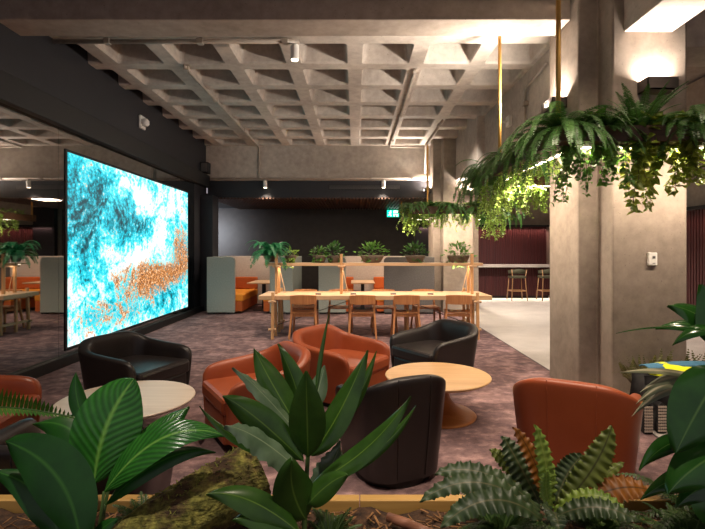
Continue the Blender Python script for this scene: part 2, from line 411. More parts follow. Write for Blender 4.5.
ZC = EYE + 2.75
def waffle():
    m = MB(); px, py = .9, .89
    ys = [12.36 - py * k for k in range(9)]
    for i in range(-5, 3):
        for k in range(8):
            x0, x1 = i * px, (i + 1) * px; y1, y0 = ys[k], ys[k + 1]
            a, b = .105, .15; D = .5
            def ring(ins, z, r):
                X0, X1, Y0, Y1 = x0 + ins, x1 - ins, y0 + ins, y1 - ins; out = []
                for cx, cy, a0 in ((X1 - r, Y1 - r, 0), (X0 + r, Y1 - r, 90), (X0 + r, Y0 + r, 180), (X1 - r, Y0 + r, 270)):
                    for q in range(4):
                        t = R(a0 + q * 30); out.append((cx + r * math.cos(t), cy + r * math.sin(t), z))
                return out
            b0 = [(x1, y1, ZC), (x0, y1, ZC), (x0, y0, ZC), (x1, y0, ZC)]
            r1 = ring(a, ZC, .05); r2 = ring(a + .02, ZC + .03, .05); r3 = ring(b + .02, ZC + D, .06)
            base = m.add(b0 + r1 + r2 + r3, [])
            fs = []
            for c in range(4):
                n = (c + 1) % 4
                for q in range(3): fs.append((base + c, base + 4 + c * 4 + q, base + 4 + c * 4 + q + 1))
                fs.append((base + c, base + 4 + c * 4 + 3, base + 4 + n * 4, base + n))
            for lv in range(2):
                o1 = base + 4 + lv * 16; o2 = o1 + 16
                for q in range(16): fs.append((o1 + q, o2 + q, o2 + (q + 1) % 16, o1 + (q + 1) % 16))
            fs.append(tuple(base + 36 + q for q in range(15, -1, -1)))
            m.f += fs
    return m
struct(waffle().build('ceiling_waffle', M['concrete']))
struct(boxobj('ceiling_slab', M['concrete_dark'], -4.6, 7.0, 5.1, YB + .4, ZC + .56, ZC + .7))
struct(boxobj('ceiling_near', M['concrete_dark'], -4.4, 7.0, -2.2, 5.14, ZC, ZC + .2))
# cross beam close by, long beams, far beam
struct(boxobj('beam_cross', M['concrete_dark'], XW - .3, 2.36, 5.12, 5.52, EYE + 2.52, ZC + .3, bevel=.012))
struct(boxobj('beam_far', M['concrete'], XW - .2, 2.0, 12.36, 12.8, EYE + 1.85, ZC + .4, bevel=.012))
struct(boxobj('beam_column_line', M['concrete'], 2.66, 3.24, 6.03, 11.6, EYE + 1.86, ZC + .4, bevel=.012))
struct(boxobj('beam_haunch', M['concrete'], 2.5, 3.24, 9.6, 11.6, EYE + 1.72, ZC + .2, bevel=.012))
struct(boxobj('beam_towards_planter', M['concrete'], 2.70, 3.19, 1.2, 4.71, EYE + 2.19, ZC + .2, bevel=.012))
struct(boxobj('beam_right_bay', M['concrete'], 3.5, 7.0, 5.05, 5.6, EYE + 2.19, ZC + .2, bevel=.012))

def column(name, cx, cy, top):
    m = MB(); a, bx, by = .375, .58, .66
    pl = [(-a, -by), (a, -by), (a, -a), (bx, -a), (bx, a), (a, a), (a, by), (-a, by), (-a, a), (-bx, a), (-bx, -a), (-a, -a)]
    n = len(pl); vs = [(cx + x, cy + y, z) for z in (0, top) for x, y in pl]
    fs = [tuple(range(n - 1, -1, -1)), tuple(range(n, 2 * n))] + [(i, (i + 1) % n, n + (i + 1) % n, n + i) for i in range(n)]
    m.add(vs, fs); return struct(m.build(name, M['concrete_column'], bevel=.018))
column('column_near', 2.96, 5.36, ZC + .3)
column('column_far', 2.56, 12.26, ZC + .3)

# left side: dark wall, pelmet, mirror, skirting
struct(boxobj('wall_left', M['black_paint'], XW - .3, XW - .02, -2.2, 12.4, 0, ZC + .6))
struct(boxobj('trim_pelmet', M['black'], XW - .02, XW + .1, -2.2, 12.3, EYE + 1.63, EYE + 1.95, bevel=.01))
struct(boxobj('baseboard_left', M['black'], XW - .02, XW + .07, -2.2, 12.0, 0, .13, bevel=.004))
mr = thing('wall_mirror', 'dark tinted mirror panels covering the left wall behind the lit screen', 'mirror', (XW, 6, .13))
for y0, y1 in ((-2.2, 6.18), (6.184, 9.0), (9.004, 11.4)):
    boxobj('mirror_panel', M['mirror'], -.012, .0, y0 - 6, y1 - 6, 0, EYE + 1.63 - .13, mr)
# far end: bulkhead over the booths, slatted soffit, charcoal wall
struct(boxobj('wall_bulkhead', M['black_paint'], XW - .02, 2.0, 12.5, 12.7, EYE + 1.4, EYE + 1.86))
m = MB()
for k in range(64):
    x = XW + .03 + k * .0935
    m.box(x, x + .055, 12.5, YB - .02, EYE + 1.36, EYE + 1.41)
m.box(XW, 2.05, 12.7, YB - .01, EYE + 1.415, EYE + 1.44)
struct(m.build('ceiling_slatted_soffit', M['slat_wood']))
struct(boxobj('wall_far', M['far_paint'], -6.2, 2.0, YB, YB + .2, 0, EYE + 1.5))
struct(boxobj('wall_far_return', M['black_paint'], XW - .02, -3.62, 11.9, 12.4, 0, EYE + 1.4))
struct(boxobj('wall_corridor', M['black_paint'], -6.3, -6.1, 12.4, YB, 0, EYE + 1.5))
struct(boxobj('ceiling_corridor', M['black_paint'], -6.2, XW, 12.4, YB, EYE + 1.4, EYE + 1.5))
struct(boxobj('floor_corridor', M['carpet'], -6.2, -4.4, 12.0, YB, -.1, 0))
# right: red slatted walls
def slats(name, along, fixed, a0, a1, z0, z1, inward):
    m = MB(); n = int((a1 - a0) / .075)
    for k in range(n):
        a = a0 + k * .075
        if along == 'x': m.box(a, a + .05, fixed - .035, fixed, z0, z1)
        else: m.box(fixed, fixed + .035 * inward, a, a + .05, z0, z1) if inward > 0 else m.box(fixed - .035, fixed, a, a + .05, z0, z1)
    if along == 'x': m.box(a0, a1, fixed, fixed + .03, z0, z1)
    else: m.box(fixed, fixed + .03, a0, a1, z0, z1)
    return struct(m.build(name, M['red']))
ZR = EYE + .76
slats('wall_back_slats', 'x', 15.4, 2.7, 6.3, 0, ZR, -1)
slats('wall_right_slats', 'y', 6.50, 5.5, 15.3, 0, ZR, -1)
struct(boxobj('wall_back_right', M['concrete_dark'], 2.0, 7.2, YB - .2, YB + .1, 0, ZC + .5))
struct(boxobj('wall_right', M['concrete_dark'], 6.55, 6.8, -2.2, YB, 0, ZC + .5))
struct(boxobj('wall_back_panel', M['black_paint'], 2.0, 2.7, 15.3, 15.48, 0, EYE + 1.4))
struct(boxobj('trim_back_shelf_line', M['black'], 2.0, 6.5, 15.28, 15.43, ZR, ZR + .06))
struct(boxobj('trim_right_shelf_line', M['black'], 6.33, 6.5, 2.0, 15.3, ZR, ZR + .06))
area((4.4, 15.27, ZR - .02), (4.4, 15.38, ZR - 1.0), 4.6, .03, 15, (1, .55, .45), 120)
area((6.30, 8.6, ZR - .02), (6.42, 8.6, ZR - 1.0), 8, .03, 9, (1, .55, .45), 120)
area((4.2, 15.05, .10), (4.2, 14.6, 0), 4.6, .05, 14, WARM, 170)

# ------------------------------------------------------------------ screen
sc = thing('video_screen', 'large lit wall screen showing a turquoise and rust coloured sea picture', 'screen', (-3.90, 6.35, EYE - 1.32))
m = MB(); m.box(-.014, .0, -.04, 4.59, -.045, 2.69); m.build('frame', M['black'], sc, bevel=.006)
m = MB(); m.box(.0005, .004, 0, 4.55, 0, 2.65); m.build('display', M['screen'], sc)

# ------------------------------------------------------------------ conduits, spots, sensors, exit sign, sconces
def conduit(name, pts, label, r=.022, saddles=()):
    t = thing(name, label, 'conduit', pts[0])
    p0 = Vector(pts[0]); m = MB(); m.tube([Vector(p) - p0 for p in pts], r, 8); m.build('pipe', M['pipe'], t, smooth=True)
    for q in saddles:
        q = Vector(q) - p0; m = MB(); m.box(q.x - .04, q.x + .04, q.y - .04, q.y + .04, q.z - .035, q.z + .035); m.build('saddle_clip', M['pipe'], t, bevel=.008)
    return t
zc = ZC - .036
conduit('conduit', [(-3.9, 6.05, zc - .02), (-.72, 6.05, zc - .02)], 'grey conduit running across the ceiling just beyond the near beam to a spot lamp', .03,
        [(-3.2, 6.05, zc - .02), (-2.0, 6.05, zc - .02), (-.9, 6.05, zc - .02)])
conduit('conduit', [(-2.52, 6.9, zc), (-2.52, 12.3, zc), (-2.52, 12.3, EYE + 1.9), (-2.4, 12.3, EYE + 1.85)],
        'grey conduit on the left ceiling rib, turning down the far beam', .025, [(-2.52, 7.0, zc), (-2.52, 8.5, zc), (-2.52, 10.6, zc)])
conduit('conduit', [(.92, 7.05, zc), (.92, 12.3, zc), (1.9, 12.3, zc - .02)], 'grey conduit on the ceiling rib right of centre, bending along the far beam', .025,
        [(.92, 7.1, zc), (.92, 9.5, zc), (.92, 11.6, zc)])
conduit('conduit', [(1.84, 9.8, zc), (1.84, 12.2, zc), (1.84, 12.3, EYE + 2.0)], 'grey conduit on the ceiling rib nearest the column line', .025, [(1.84, 10.2, zc)])
conduit('conduit', [(-3.9, 12.32, EYE + 1.88), (2.0, 12.32, EYE + 1.88)], 'thin conduit along the bottom edge of the far concrete beam', .022,
        [(x, 12.32, EYE + 1.88) for x in (-3.2, -2.0, -.8, .4, 1.5)])
conduit('conduit', [(2.62, 6.4, ZC - .2), (2.62, 7.2, ZC - .26), (2.62, 7.2, ZC - .8), (2.62, 6.2, ZC - .84)], 'bent conduit on the side of the beam between the columns', .02, [(2.62, 7.2, ZC - .5)])
def spot_fixture(loc, label, scale=1.0, lit=True):
    t = thing('spot_lamp_fixture', label, 'spotlight', loc, 0)
    m = MB(); m.lathe([(.05 * scale, -.02), (.055 * scale, -.03), (.055 * scale, -.2 * scale), (.05 * scale, -.21 * scale)], 20); m.build('housing', M['white'], t, smooth=False, bevel=.004)
    m = MB(); m.lathe([(.042 * scale, -.212 * scale), (.042 * scale, -.218 * scale)], 20)
    m.build('lens', M['warm_led'] if lit else M['black'], t)
    m = MB(); m.tube([(0, 0, .03), (0, 0, -.03)], .02, 8); m.build('stem', M['pipe'], t)
    return t
spot_fixture((-.78, 6.05, ZC - .08), 'white cylinder spotlight hanging from the ceiling conduit', 1.0)
spot_fixture((-2.36, 12.3, EYE + 1.84), 'white cylinder spotlight under the far beam, left one', .95)
spot_fixture((.75, 12.3, EYE + 1.84), 'white cylinder spotlight under the far beam near the slot vent', .95)
spot((-.78, 6.05, ZC - .32), (-.6, 7.0, 0), 90, WARM, 70)
spot((-2.36, 12.3, EYE + 1.6), (-2.4, 12.9, 0), 50, WARM, 100)
spot((.75, 12.3, EYE + 1.6), (.75, 12.9, 0), 50, WARM, 100)
t = thing('slot_vent', 'black linear air vent in the dark bulkhead above the booths', 'vent', (-.72, 12.49, EYE + 1.6))
m = MB(); m.box(0, 1.95, -.012, .0, 0, .14); m.build('frame', M['black'], t)
for z in (.03, .065, .1):
    m = MB(); m.box(.03, 1.92, -.02, -.01, z, z + .012); m.build('slat', M['grey_metal'], t)
t = thing('ceiling_sensor', 'small white sensor box on the dark upper left wall', 'sensor', (XW - .02, 8.6, EYE + 2.34))
m = MB(); m.box(0, .05, -.1, .1, -.12, .12); m.build('base', M['white'], t, bevel=.015)
m = MB(); m.lathe([(.05, 0), (.075, .03), (.075, .09), (.04, .13)], 20, (0.09, -.03, -.07)); m.build('dome', M['white'], t, smooth=True)
t = thing('wall_speaker', 'small black speaker box high in the corner beside the far beam', 'speaker', (XW - .02, 12.0, EYE + 2.1))
m = MB(); m.box(0, .2, -.12, .12, -.14, .14); m.build('cabinet', M['black'], t, bevel=.015)
m = MB(); m.box(.02, .18, -.128, -.118, -.11, .11); m.build('grille', M['grey_metal'], t)
t = thing('cable_box', 'small white junction box on the beam between the columns', 'box', (2.64, 8.0, ZC - .55))
m = MB(); m.box(-.04, .02, -.09, .09, -.09, .09); m.build('cover', M['white'], t, bevel=.01)
m = MB(); m.lathe([(.05, -.02), (.05, 0)], 16, (-.06, 0, 0)); m.build('knob', M['white'], t)

# spots added at the left-hand sconces to brighten the open ceiling
spot((2.24, 5.4, EYE + 1.78), (-1.4, 7.6, ZC + .5), 430, NEUT, 130, 1.0, .1)
spot((1.84, 12.26, EYE + 1.68), (-1.5, 10.0, ZC + .5), 200, NEUT, 130, 1.0, .1)
# exit sign
M['exit_green'] = mat_emit('exit_green', (.0, .80, .45), 1.6, (0, 120, 80))
M['exit_white'] = mat_emit('exit_white', (.8, 1, .95), 2.2)
M['exit_case'] = mat_plain('exit_case', (40, 60, 70), .4)
t = thing('exit_sign', 'lit green emergency exit sign with running figure high on the dark far wall', 'sign', (1.07, 15.645, EYE + 1.105))
m = MB(); m.box(-.01, .41, 0, .05, -.01, .24); m.build('case', M['exit_case'], t)
m = MB(); m.box(0, .40, -.006, 0, 0, .23); m.build('face', M['exit_green'], t)
m = MB(); m.box(.22, .37, -.01, -.006, .02, .21); m.build('door_symbol', M['exit_white'], t)
m = MB()
m.lathe([(.022, -.002), (.022, .002)], 12, (.0, 0, 0)); rot = Matrix.Translation((.125, -.009, .19)) @ Matrix.Rotation(R(90), 4, 'X')
m.v = [tuple(rot @ Vector(v)) for v in m.v]
for a, b in (((.11, .165), (.10, .1)), ((.10, .1), (.14, .06)), ((.14, .06), (.13, .02)), ((.10, .1), (.07, .06)), ((.07, .06), (.03, .06)), ((.11, .155), (.15, .13)), ((.11, .155), (.06, .14))):
    m.bar((a[0], -.009, a[1]), (b[0], -.009, b[1]), .022, .004, (0, 1, 0))
m.build('running_figure', M['exit_white'], t)
m = MB(); m.bar((.25, -.012, .115), (.34, -.012, .115), .03, .004, (0, 1, 0)); m.add([(.25, -.014, .16), (.225, -.014, .115), (.25, -.014, .07)], [(0, 1, 2)])
m.build('arrow', M['exit_green'], t)

def sconce(loc, rz, label, watts=26):
    t = thing('wall_sconce', label, 'wall lamp', loc, rz)     # local -Y faces the room
    m = MB(); w, d, h = .15, .17, .12
    m.box(-w, w, -d, 0, 0, .012); m.box(-w, w, -d, -d + .012, 0, h); m.box(-w, w, -.012, 0, 0, h); m.box(-w, -w + .012, -d, 0, 0, h); m.box(w - .012, w, -d, 0, 0, h)
    m.build('housing', M['sconce'], t)
    m = MB(); m.box(-w + .02, w - .02, -d + .02, -.02, .02, .04); m.build('lamp_tray', M['white'], t)
    Mx = Matrix.Translation(loc) @ Matrix.Rotation(rz, 4, 'Z')
    area(Mx @ Vector((0, -d / 2, .05)), Mx @ Vector((0, -d / 2, 2)), .22, .08, watts, NEUT, 175)
    return t
sconce((2.985, 4.70, EYE + 1.56), 0, 'dark bronze box uplight on the front face of the near column', 24)
sconce((2.38, 5.40, EYE + 1.60), R(-90), 'dark bronze box uplight on the left side of the near column', 40)
sconce((2.85, 11.6, EYE + 1.35), 0, 'dark box uplight on the front of the far column', 80)
sconce((1.98, 12.26, EYE + 1.5), R(-90), 'dark box uplight on the left side of the far column', 50)
t = thing('thermostat', 'small white thermostat box on the near concrete column', 'thermostat', (2.975, 4.7, EYE - .09))
m = MB(); m.box(-.045, .045, -.03, 0, -.065, .065); m.build('body', M['white'], t, bevel=.008)
m = MB(); m.box(-.006, .022, -.033, -.03, .005, .03); m.build('display', M['grey_metal'], t)
m = MB(); m.box(-.005, .02, -.033, -.03, -.045, -.04); m.build('button', M['grey_metal'], t)

# ------------------------------------------------------------------ planter in front
ZS = .37
t = thing('planter_box', 'long yellow timber edged planter filled with soil in front of the lounge', 'planter', (0, 2.1, 0))
m = MB(); m.box(-3.6, .02, .02, .075, 0, .415); m.box(.023, 3.4, .02, .075, 0, .415); m.build('front_board', M['yellow_board'], t, bevel=.004)
m = MB(); m.box(-3.6, 3.4, -1.5, -1.43, 0, .42); m.build('rear_board', M['yellow_board'], t)
m = MB()
n1, n2 = 120, 26; vs = []
for j in range(n2 + 1):
    for i in range(n1 + 1):
        x = -3.55 + 6.9 * i / n1; y = -1.44 + 1.455 * j / n2
        vs.append((x, y, ZS + .035 * noise.noise((x * 7, y * 7, 0)) + .02 * noise.noise((x * 23, y * 23, 3))))
m.add(vs, [(j * (n1 + 1) + i, j * (n1 + 1) + i + 1, (j + 1) * (n1 + 1) + i + 1, (j + 1) * (n1 + 1) + i) for j in range(n2) for i in range(n1)])
so = m.build('soil', M['soil'], t, smooth=True); so['kind'] = 'stuff'
rnd = random.Random(5); m = MB()
for k in range(420):
    x = rnd.uniform(-1.5, 1.5); y = rnd.uniform(1.85, 2.08); a = rnd.uniform(0, 3.14); L = rnd.uniform(.01, .035)
    d = Vector((math.cos(a), math.sin(a), rnd.uniform(-.4, .5))) * L
    c = Vector((x, y, ZS + .02)); m.bar(c - d, c + d, rnd.uniform(.004, .01), .003)
mm = m.build('mulch', mat_noise('bark_mulch', (70, 44, 24), (150, 108, 66), 14, .9)); mm['kind'] = 'stuff'; tag(mm, 'loose brown bark mulch scattered on the planter soil', 'mulch')

# ------------------------------------------------------------------ tub armchairs
def tub(matkey, name, label, x, y, facing, W_=.78, D_=.76, H=.72, Harm=.55, group=None):
    """facing = world direction angle (deg, 0 = +X, 90 = away from camera) the sitter looks"""
    t = thing(name, label, 'armchair', (x, y, 0), R(facing + 90), group)      # local -Y is the front
    mt = M[matkey]; w, d = W_ / 2, D_ / 2; r = .20
    path = [(-w, -d), (-w, -d * .45), (-w, d - r)]
    for a in (22, 45, 68): path.append((-w + r - r * math.cos(R(a)), d - r + r * math.sin(R(a))))
    path += [(-w + r, d)] + ([(0, d)]) + [(w - r, d)]
    for a in (68, 45, 22): path.append((w - r + r * math.cos(R(a)), d - r + r * math.sin(R(a))))
    path += [(w, d - r), (w, -d * .45), (w, -d)]
    n = len(path); th = .085
    def inward(p, k):
        return Vector((p[0] * (1 - k / w), p[1] * (1 - k / d) if p[1] > -d * .9 else p[1] + .0, 0))
    m = MB(); vs = []; fs = []; cols = 9
    for i, p in enumerate(path):
        s = i / (n - 1); c = 1 - abs(s - .5) * 2            # 0 at arm fronts, 1 at back
        q_ = min(1, max(0, c / .82)); q_ = .45 * q_ + .55 * q_ * q_ * (3 - 2 * q_); h = Harm + (H - Harm) * q_
        tb = .84
        def o_(k, z): return Vector((p[0] * k, p[1] * (k if p[1] > 0 else (.93 + .07 * k)), z))
        i1 = inward(p, th); i0 = inward(p, th * .5)
        front = i in (0, n - 1)
        sec = [o_(tb, .05), o_(tb + .02, .12), o_(.93, .36), o_(1.0, h - .05), o_(1.0, h - .015), Vector((i0.x, i0.y, h)), Vector((i1.x, i1.y, h - .02)), Vector((i1.x * .97, i1.y * .97, h - .12)), Vector((i1.x * .9, i1.y * .9, .27))]
        vs += sec
    for i in range(n - 1):
        for k in range(cols - 1): fs.append((i * cols + k, (i + 1) * cols + k, (i + 1) * cols + k + 1, i * cols + k + 1))
    # arm front caps
    fs.append(tuple(range(cols))); fs.append(tuple((n - 1) * cols + k for k in range(cols - 1, -1, -1)))
    m.add(vs, fs)
    sh = m.build('shell', mt, t, smooth=True, subsurf=2)
    # crease-like support: bevel the arm fronts by a small loop is not needed, the subdivision rounds them
    m = MB(); k = w * .93 - th
    def pad(z0, z1, yfront, shrink):
        ks = w - th - shrink; yb = d - th - shrink; rr = .2; out = []
        pl = [(-ks, yfront), (-ks, yb - rr)] + [(-ks + rr - rr * math.cos(R(a)), yb - rr + rr * math.sin(R(a))) for a in (30, 60)] + [(-ks + rr, yb), (ks - rr, yb)] \
            + [(ks - rr + rr * math.cos(R(a)), yb - rr + rr * math.sin(R(a))) for a in (60, 30)] + [(ks, yb - rr), (ks, yfront)]
        q = len(pl)
        m.add([(a, b, z) for z in (z0, z1) for a, b in pl], [tuple(range(q)), tuple(range(2 * q - 1, q - 1, -1))] + [((i + 1) % q, i, q + i, q + (i + 1) % q) for i in range(q)])
    pad(.29, .43, -d + .0, -.004); m.build('seat_cushion', mt, t, bevel=.035)
    m = MB(); m.v = []; m.f = []
    pad(.06, .30, -d * .955, .03); m.build('seat_base', mt, t, bevel=.02)
    m = MB(); m.lathe([(w * .80, 0), (w * .80, .055)], 32); m.v = [(a, b * (d / w), c) for a, b, c in m.v]; m.build('plinth', M['black'], t)
    # back seams
    for sx in (-1, 1):
        m = MB(); xs = sx * w * .36
        m.tube([(xs * .86, d * .85, .07), (xs * .95, d * .935, .36), (xs, d * .99, H - .07), (xs, d * .97, H - .012)], .0035, 6); m.build('seam', mt, t)
    return t
tub('dark_leather', 'tub_armchair', 'dark brown leather tub chair beside the screen, behind the white round table', -2.19, 4.66, -20, .84, .80, .70)
tub('orange', 'tub_armchair', 'orange leather tub chair facing the white round table', -.83, 3.98, 212, .80, .78, .72)
tub('orange', 'tub_armchair', 'orange leather tub chair facing the oak round table, in front of the long table', -.16, 4.95, -34, .86, .82, .72)
tub('dark_leather', 'tub_armchair', 'dark leather tub chair behind the oak round table', .94, 5.48, 214, .84, .80, .70)
tub('dark_leather', 'tub_armchair', 'dark leather tub chair seen from behind in front of the oak round table', .26, 3.30, 113, .66, .66, .74, .58)
tub('orange', 'tub_armchair', 'orange leather tub chair seen from behind next to the concrete column', 1.465, 3.10, 60, .76, .70, .765, .59)
tub('orange', 'tub_armchair', 'orange leather tub chair cut off by the left edge, beside the mirror', -2.78, 3.28, 10, .82, .78, .72)
tub('dark_leather', 'tub_armchair', 'dark leather tub chair half hidden behind the big ribbed leaves', -1.50, 2.56, 92, .92, .62, .60, .57)

# ------------------------------------------------------------------ round tables
def round_table(x, y, rad, h, top, base, name, label):
    t = thing(name, label, 'table', (x, y, 0))
    m = MB(); m.lathe([(rad * .93, h - .035), (rad, h - .014), (rad, h - .005), (rad - .008, h)], 72); m.build('table_top', top, t, smooth=False, bevel=.003)
    m = MB(); pr = [(.36, 0), (.365, .012), (.34, .03), (.25, .055), (.17, .10), (.12, .17), (.105, .24), (.12, .3), (.16, h - .035)]
    m.lathe([(r * (rad / .5), z) for r, z in pr], 56); m.build('pedestal', base, t, smooth=True)
    m = MB(); m.lathe([(.24, h - .05), (.24, h - .034)], 40); m.build('mounting_plate', M['black'], t)
    return t
round_table(.775, 4.4, .49, .38, M['oak_top'], mat_wood('oak_pedestal', (168, 104, 52), (196, 130, 72), 0, .35, .5), 'round_coffee_table', 'round oak coffee table with trumpet shaped wooden base')
round_table(-1.80, 3.70, .51, .38, M['pale_top'], M['dark_leather'], 'round_coffee_table', 'pale topped round coffee table among the chairs by the screen')

# ------------------------------------------------------------------ communal table with shelf
TX0, TX1, TY0, TY1, TZ = -1.69, 2.40, 8.18, 9.10, .75
t = thing('communal_table', 'long oak communal table with a raised plant shelf', 'table', (.35, 8.64, 0))
ox, oy = .35, 8.64
m = MB(); m.box(TX0 - ox, TX1 - ox, TY0 - oy, TY1 - oy, TZ - .075, TZ); m.build('table_top', M['oak'], t, bevel=.006)
for x in (-1.43, 2.13):
    for y, ly in ((TY0 - .035, -.02), (TY1 + .035, .02)):
        m = MB(); m.bar((x - ox, y + ly * 2 - oy, 0), (x - ox, y - oy, TZ + .06), .05, .05, (0, 1, 0)); m.build('leg', M['oak_z'], t, bevel=.005)
    for y in (8.45, 8.83):
        m = MB(); m.bar((x - ox, y - oy, 0), (x - ox, y - oy, TZ - .07), .045, .045, (0, 1, 0)); m.build('leg', M['oak_z'], t, bevel=.005)
    m = MB(); m.bar((x - ox, TY0 - .1 - oy, .17), (x - ox, TY1 + .1 - oy, .17), .03, .045); m.build('end_rail', M['oak'], t)
    m = MB(); m.bar((x - ox - .0, TY0 - .1 - oy, TZ - .1), (x - ox, TY1 + .1 - oy, TZ - .1), .03, .05); m.build('cross_rail', M['oak'], t)
    for y in (TY0 - .06, TY1 + .06):
        for z in (.17, TZ - .1):
            m = MB(); m.tube([(x - .07 - ox, y - oy, z), (x + .06 - ox, y - oy, z)], .022, 10); m.build('peg', M['oak'], t)
for x in (-.1, .95):
    for y in (8.45, 8.83):
        m = MB(); m.bar((x - ox, y - oy, 0), (x - ox, y - oy, TZ - .07), .045, .045, (0, 1, 0)); m.build('leg', M['oak_z'], t, bevel=.005)
m = MB()
for a, b in (((-1.43, .17), (-.1, .62)), ((2.13, .17), (.95, .62))):
    m.tube([(a[0] - ox, 0, a[1]), (b[0] - ox, 0, b[1])], .008, 6)
m.build('brace_wire', M['grey_metal'], t)
SZ = 1.30
for x in (-1.43, -.25, 2.13):
    for y, top in ((8.52, SZ + .18), (8.80, SZ - .02)):
        m = MB(); m.bar((x - ox, y - oy, TZ - .02), (x - ox, y - oy, top), .048, .048, (0, 1, 0)); m.build('shelf_post', M['oak_z'], t, bevel=.005)
    m = MB(); m.bar((x - ox, 8.44 - oy, SZ - .045), (x - ox, 8.92 - oy, SZ - .045), .03, .04); m.build('shelf_bracket', M['oak'], t)
    m = MB(); m.tube([(x - .06 - ox, 8.47 - oy, SZ - .045), (x + .07 - ox, 8.47 - oy, SZ - .045)], .022, 10); m.build('peg', M['oak'], t)
    m = MB(); m.tube([(x - ox, 8.80 - oy, SZ - .05), (x - ox + .12 * (1 if x < 0 else -1), 8.80 - oy, TZ)], .008, 6); m.build('brace_wire', M['oak'], t)
m = MB(); m.box(-1.66 - ox, 2.34 - ox, 8.545 - oy, 8.90 - oy, SZ - .012, SZ + .012); m.box(-1.66 - ox, 2.34 - ox, 8.545 - oy, 8.57 - oy, SZ - .04, SZ - .012); m.build('shelf', M['oak'], t, bevel=.004)
m = MB(); m.box(-1.6 - ox, 2.28 - ox, 8.69 - oy, 8.72 - oy, SZ - .02, SZ - .012); m.build('light_strip', M['warm_led'], t)
area((.34, 8.705, SZ - .024), (.34, 8.705, 0), 3.8, .03, 22, WARM, 170)
for x in (-.66, -.03, .69, 1.36):
    m = MB(); m.box(x - .05 - ox, x + .05 - ox, 8.40 - oy, 8.47 - oy, TZ, TZ + .022); m.build('power_socket', M['grey_metal'], t, bevel=.004)

# dining chairs (local front = +Y, sitter looks +Y)
def dining_chair(label):
    t = thing('dining_chair', label, 'chair'); w = .215
    for sx in (-1, 1):
        m = MB(); m.bar((sx * (w + .025), -.27, 0), (sx * (w - .005), -.18, .44), .03, .036, (0, 1, 0), (.034, .045)); m.bar((sx * (w - .005), -.18, .44), (sx * (w - .01), -.225, .76), .034, .045, (0, 1, 0), (.028, .03)); m.build('leg', M['oak_chair'], t, bevel=.004)
        m = MB(); m.bar((sx * (w + .02), .25, 0), (sx * (w - .01), .19, .43), .028, .032, (0, 1, 0), (.036, .04)); m.build('leg', M['oak_chair'], t, bevel=.004)
        m = MB(); m.bar((sx * (w - .01), -.17, .40), (sx * (w - .01), .19, .40), .022, .045); m.build('side_rail', M['oak_chair'], t)
    m = MB(); m.box(-w, w, -.185, -.16, .385, .43); m.build('rear_rail', M['oak_chair'], t)
    m = MB(); vs = []; nx = 8
    for z in (0, 1):
        for j, y in enumerate((-.2, -.05, .1, .24)):
            for i in range(nx + 1):
                u = i / nx * 2 - 1; vs.append((u * (w + .015 - .01 * (j == 0)), y, .435 + .018 * z + .014 * u * u - .006 * (j in (1, 2))))
    q = nx + 1; fs = []
    for j in range(3):
        for i in range(nx):
            a = j * q + i; fs.append((a, a + q, a + q + 1, a + 1)); b = a + 4 * q; fs.append((b, b + 1, b + q + 1, b + q))
    bd = [j * q for j in range(4)]
    ring = list(range(q)) + [j * q + nx for j in (1, 2, 3)] + [3 * q + i for i in range(nx - 1, -1, -1)] + [2 * q, q]
    for a, b in zip(ring, ring[1:] + ring[:1]): fs.append((a, b, b + 4 * q, a + 4 * q))
    m.add(vs, fs); m.build('seat', M['oak_chair'], t, smooth=False)
    m = MB(); vs = []; fs = []
    for i in range(13):
        u = i / 12 * 2 - 1; y = -.235 - .035 * (1 - u * u) + .02
        for (dy, z) in ((-.009, .60), (.009, .60), (.0, .77), (-.018, .77)): vs.append((u * (w + .012), y + dy, z + (-.012 * u * u if z > .7 else .01 * u * u)))
    for i in range(12):
        for k in range(4): fs.append((i * 4 + k, (i + 1) * 4 + k, (i + 1) * 4 + (k + 1) % 4, i * 4 + (k + 1) % 4))
    fs += [(0, 1, 2, 3), (51, 50, 49, 48)]; m.add(vs, fs); m.build('backrest', M['oak_chair'], t, bevel=.004)
    return t
dc = dining_chair('oak dining chair on the near side of the long table, at its left end')
spots_ = [(-.90, 8.36, 0, None), (.13, 8.36, 0, 'oak dining chair on the near side of the long table, second from its left end'),
          (.90, 8.36, 0, 'oak dining chair on the near side of the long table, second from its right end'),
          (1.84, 8.38, -8, 'oak dining chair on the near side of the long table, at its right end'),
          (-.98, 9.08, 180, 'oak dining chair on the far side of the long table, at its left end'),
          (-.29, 9.08, 180, 'oak dining chair on the far side of the long table, second from its left end'),
          (.56, 9.08, 180, 'oak dining chair on the far side of the long table, second from its right end'),
          (1.38, 9.08, 186, 'oak dining chair on the far side of the long table, at its right end')]
for i, (x, y, a, lb) in enumerate(spots_):
    o = dc if i == 0 else copy_tree(dc)
    o.location = (x, y, 0); o.rotation_euler = (0, 0, R(a)); o['group'] = 'oak chairs around the long table'
    if lb: o['label'] = lb

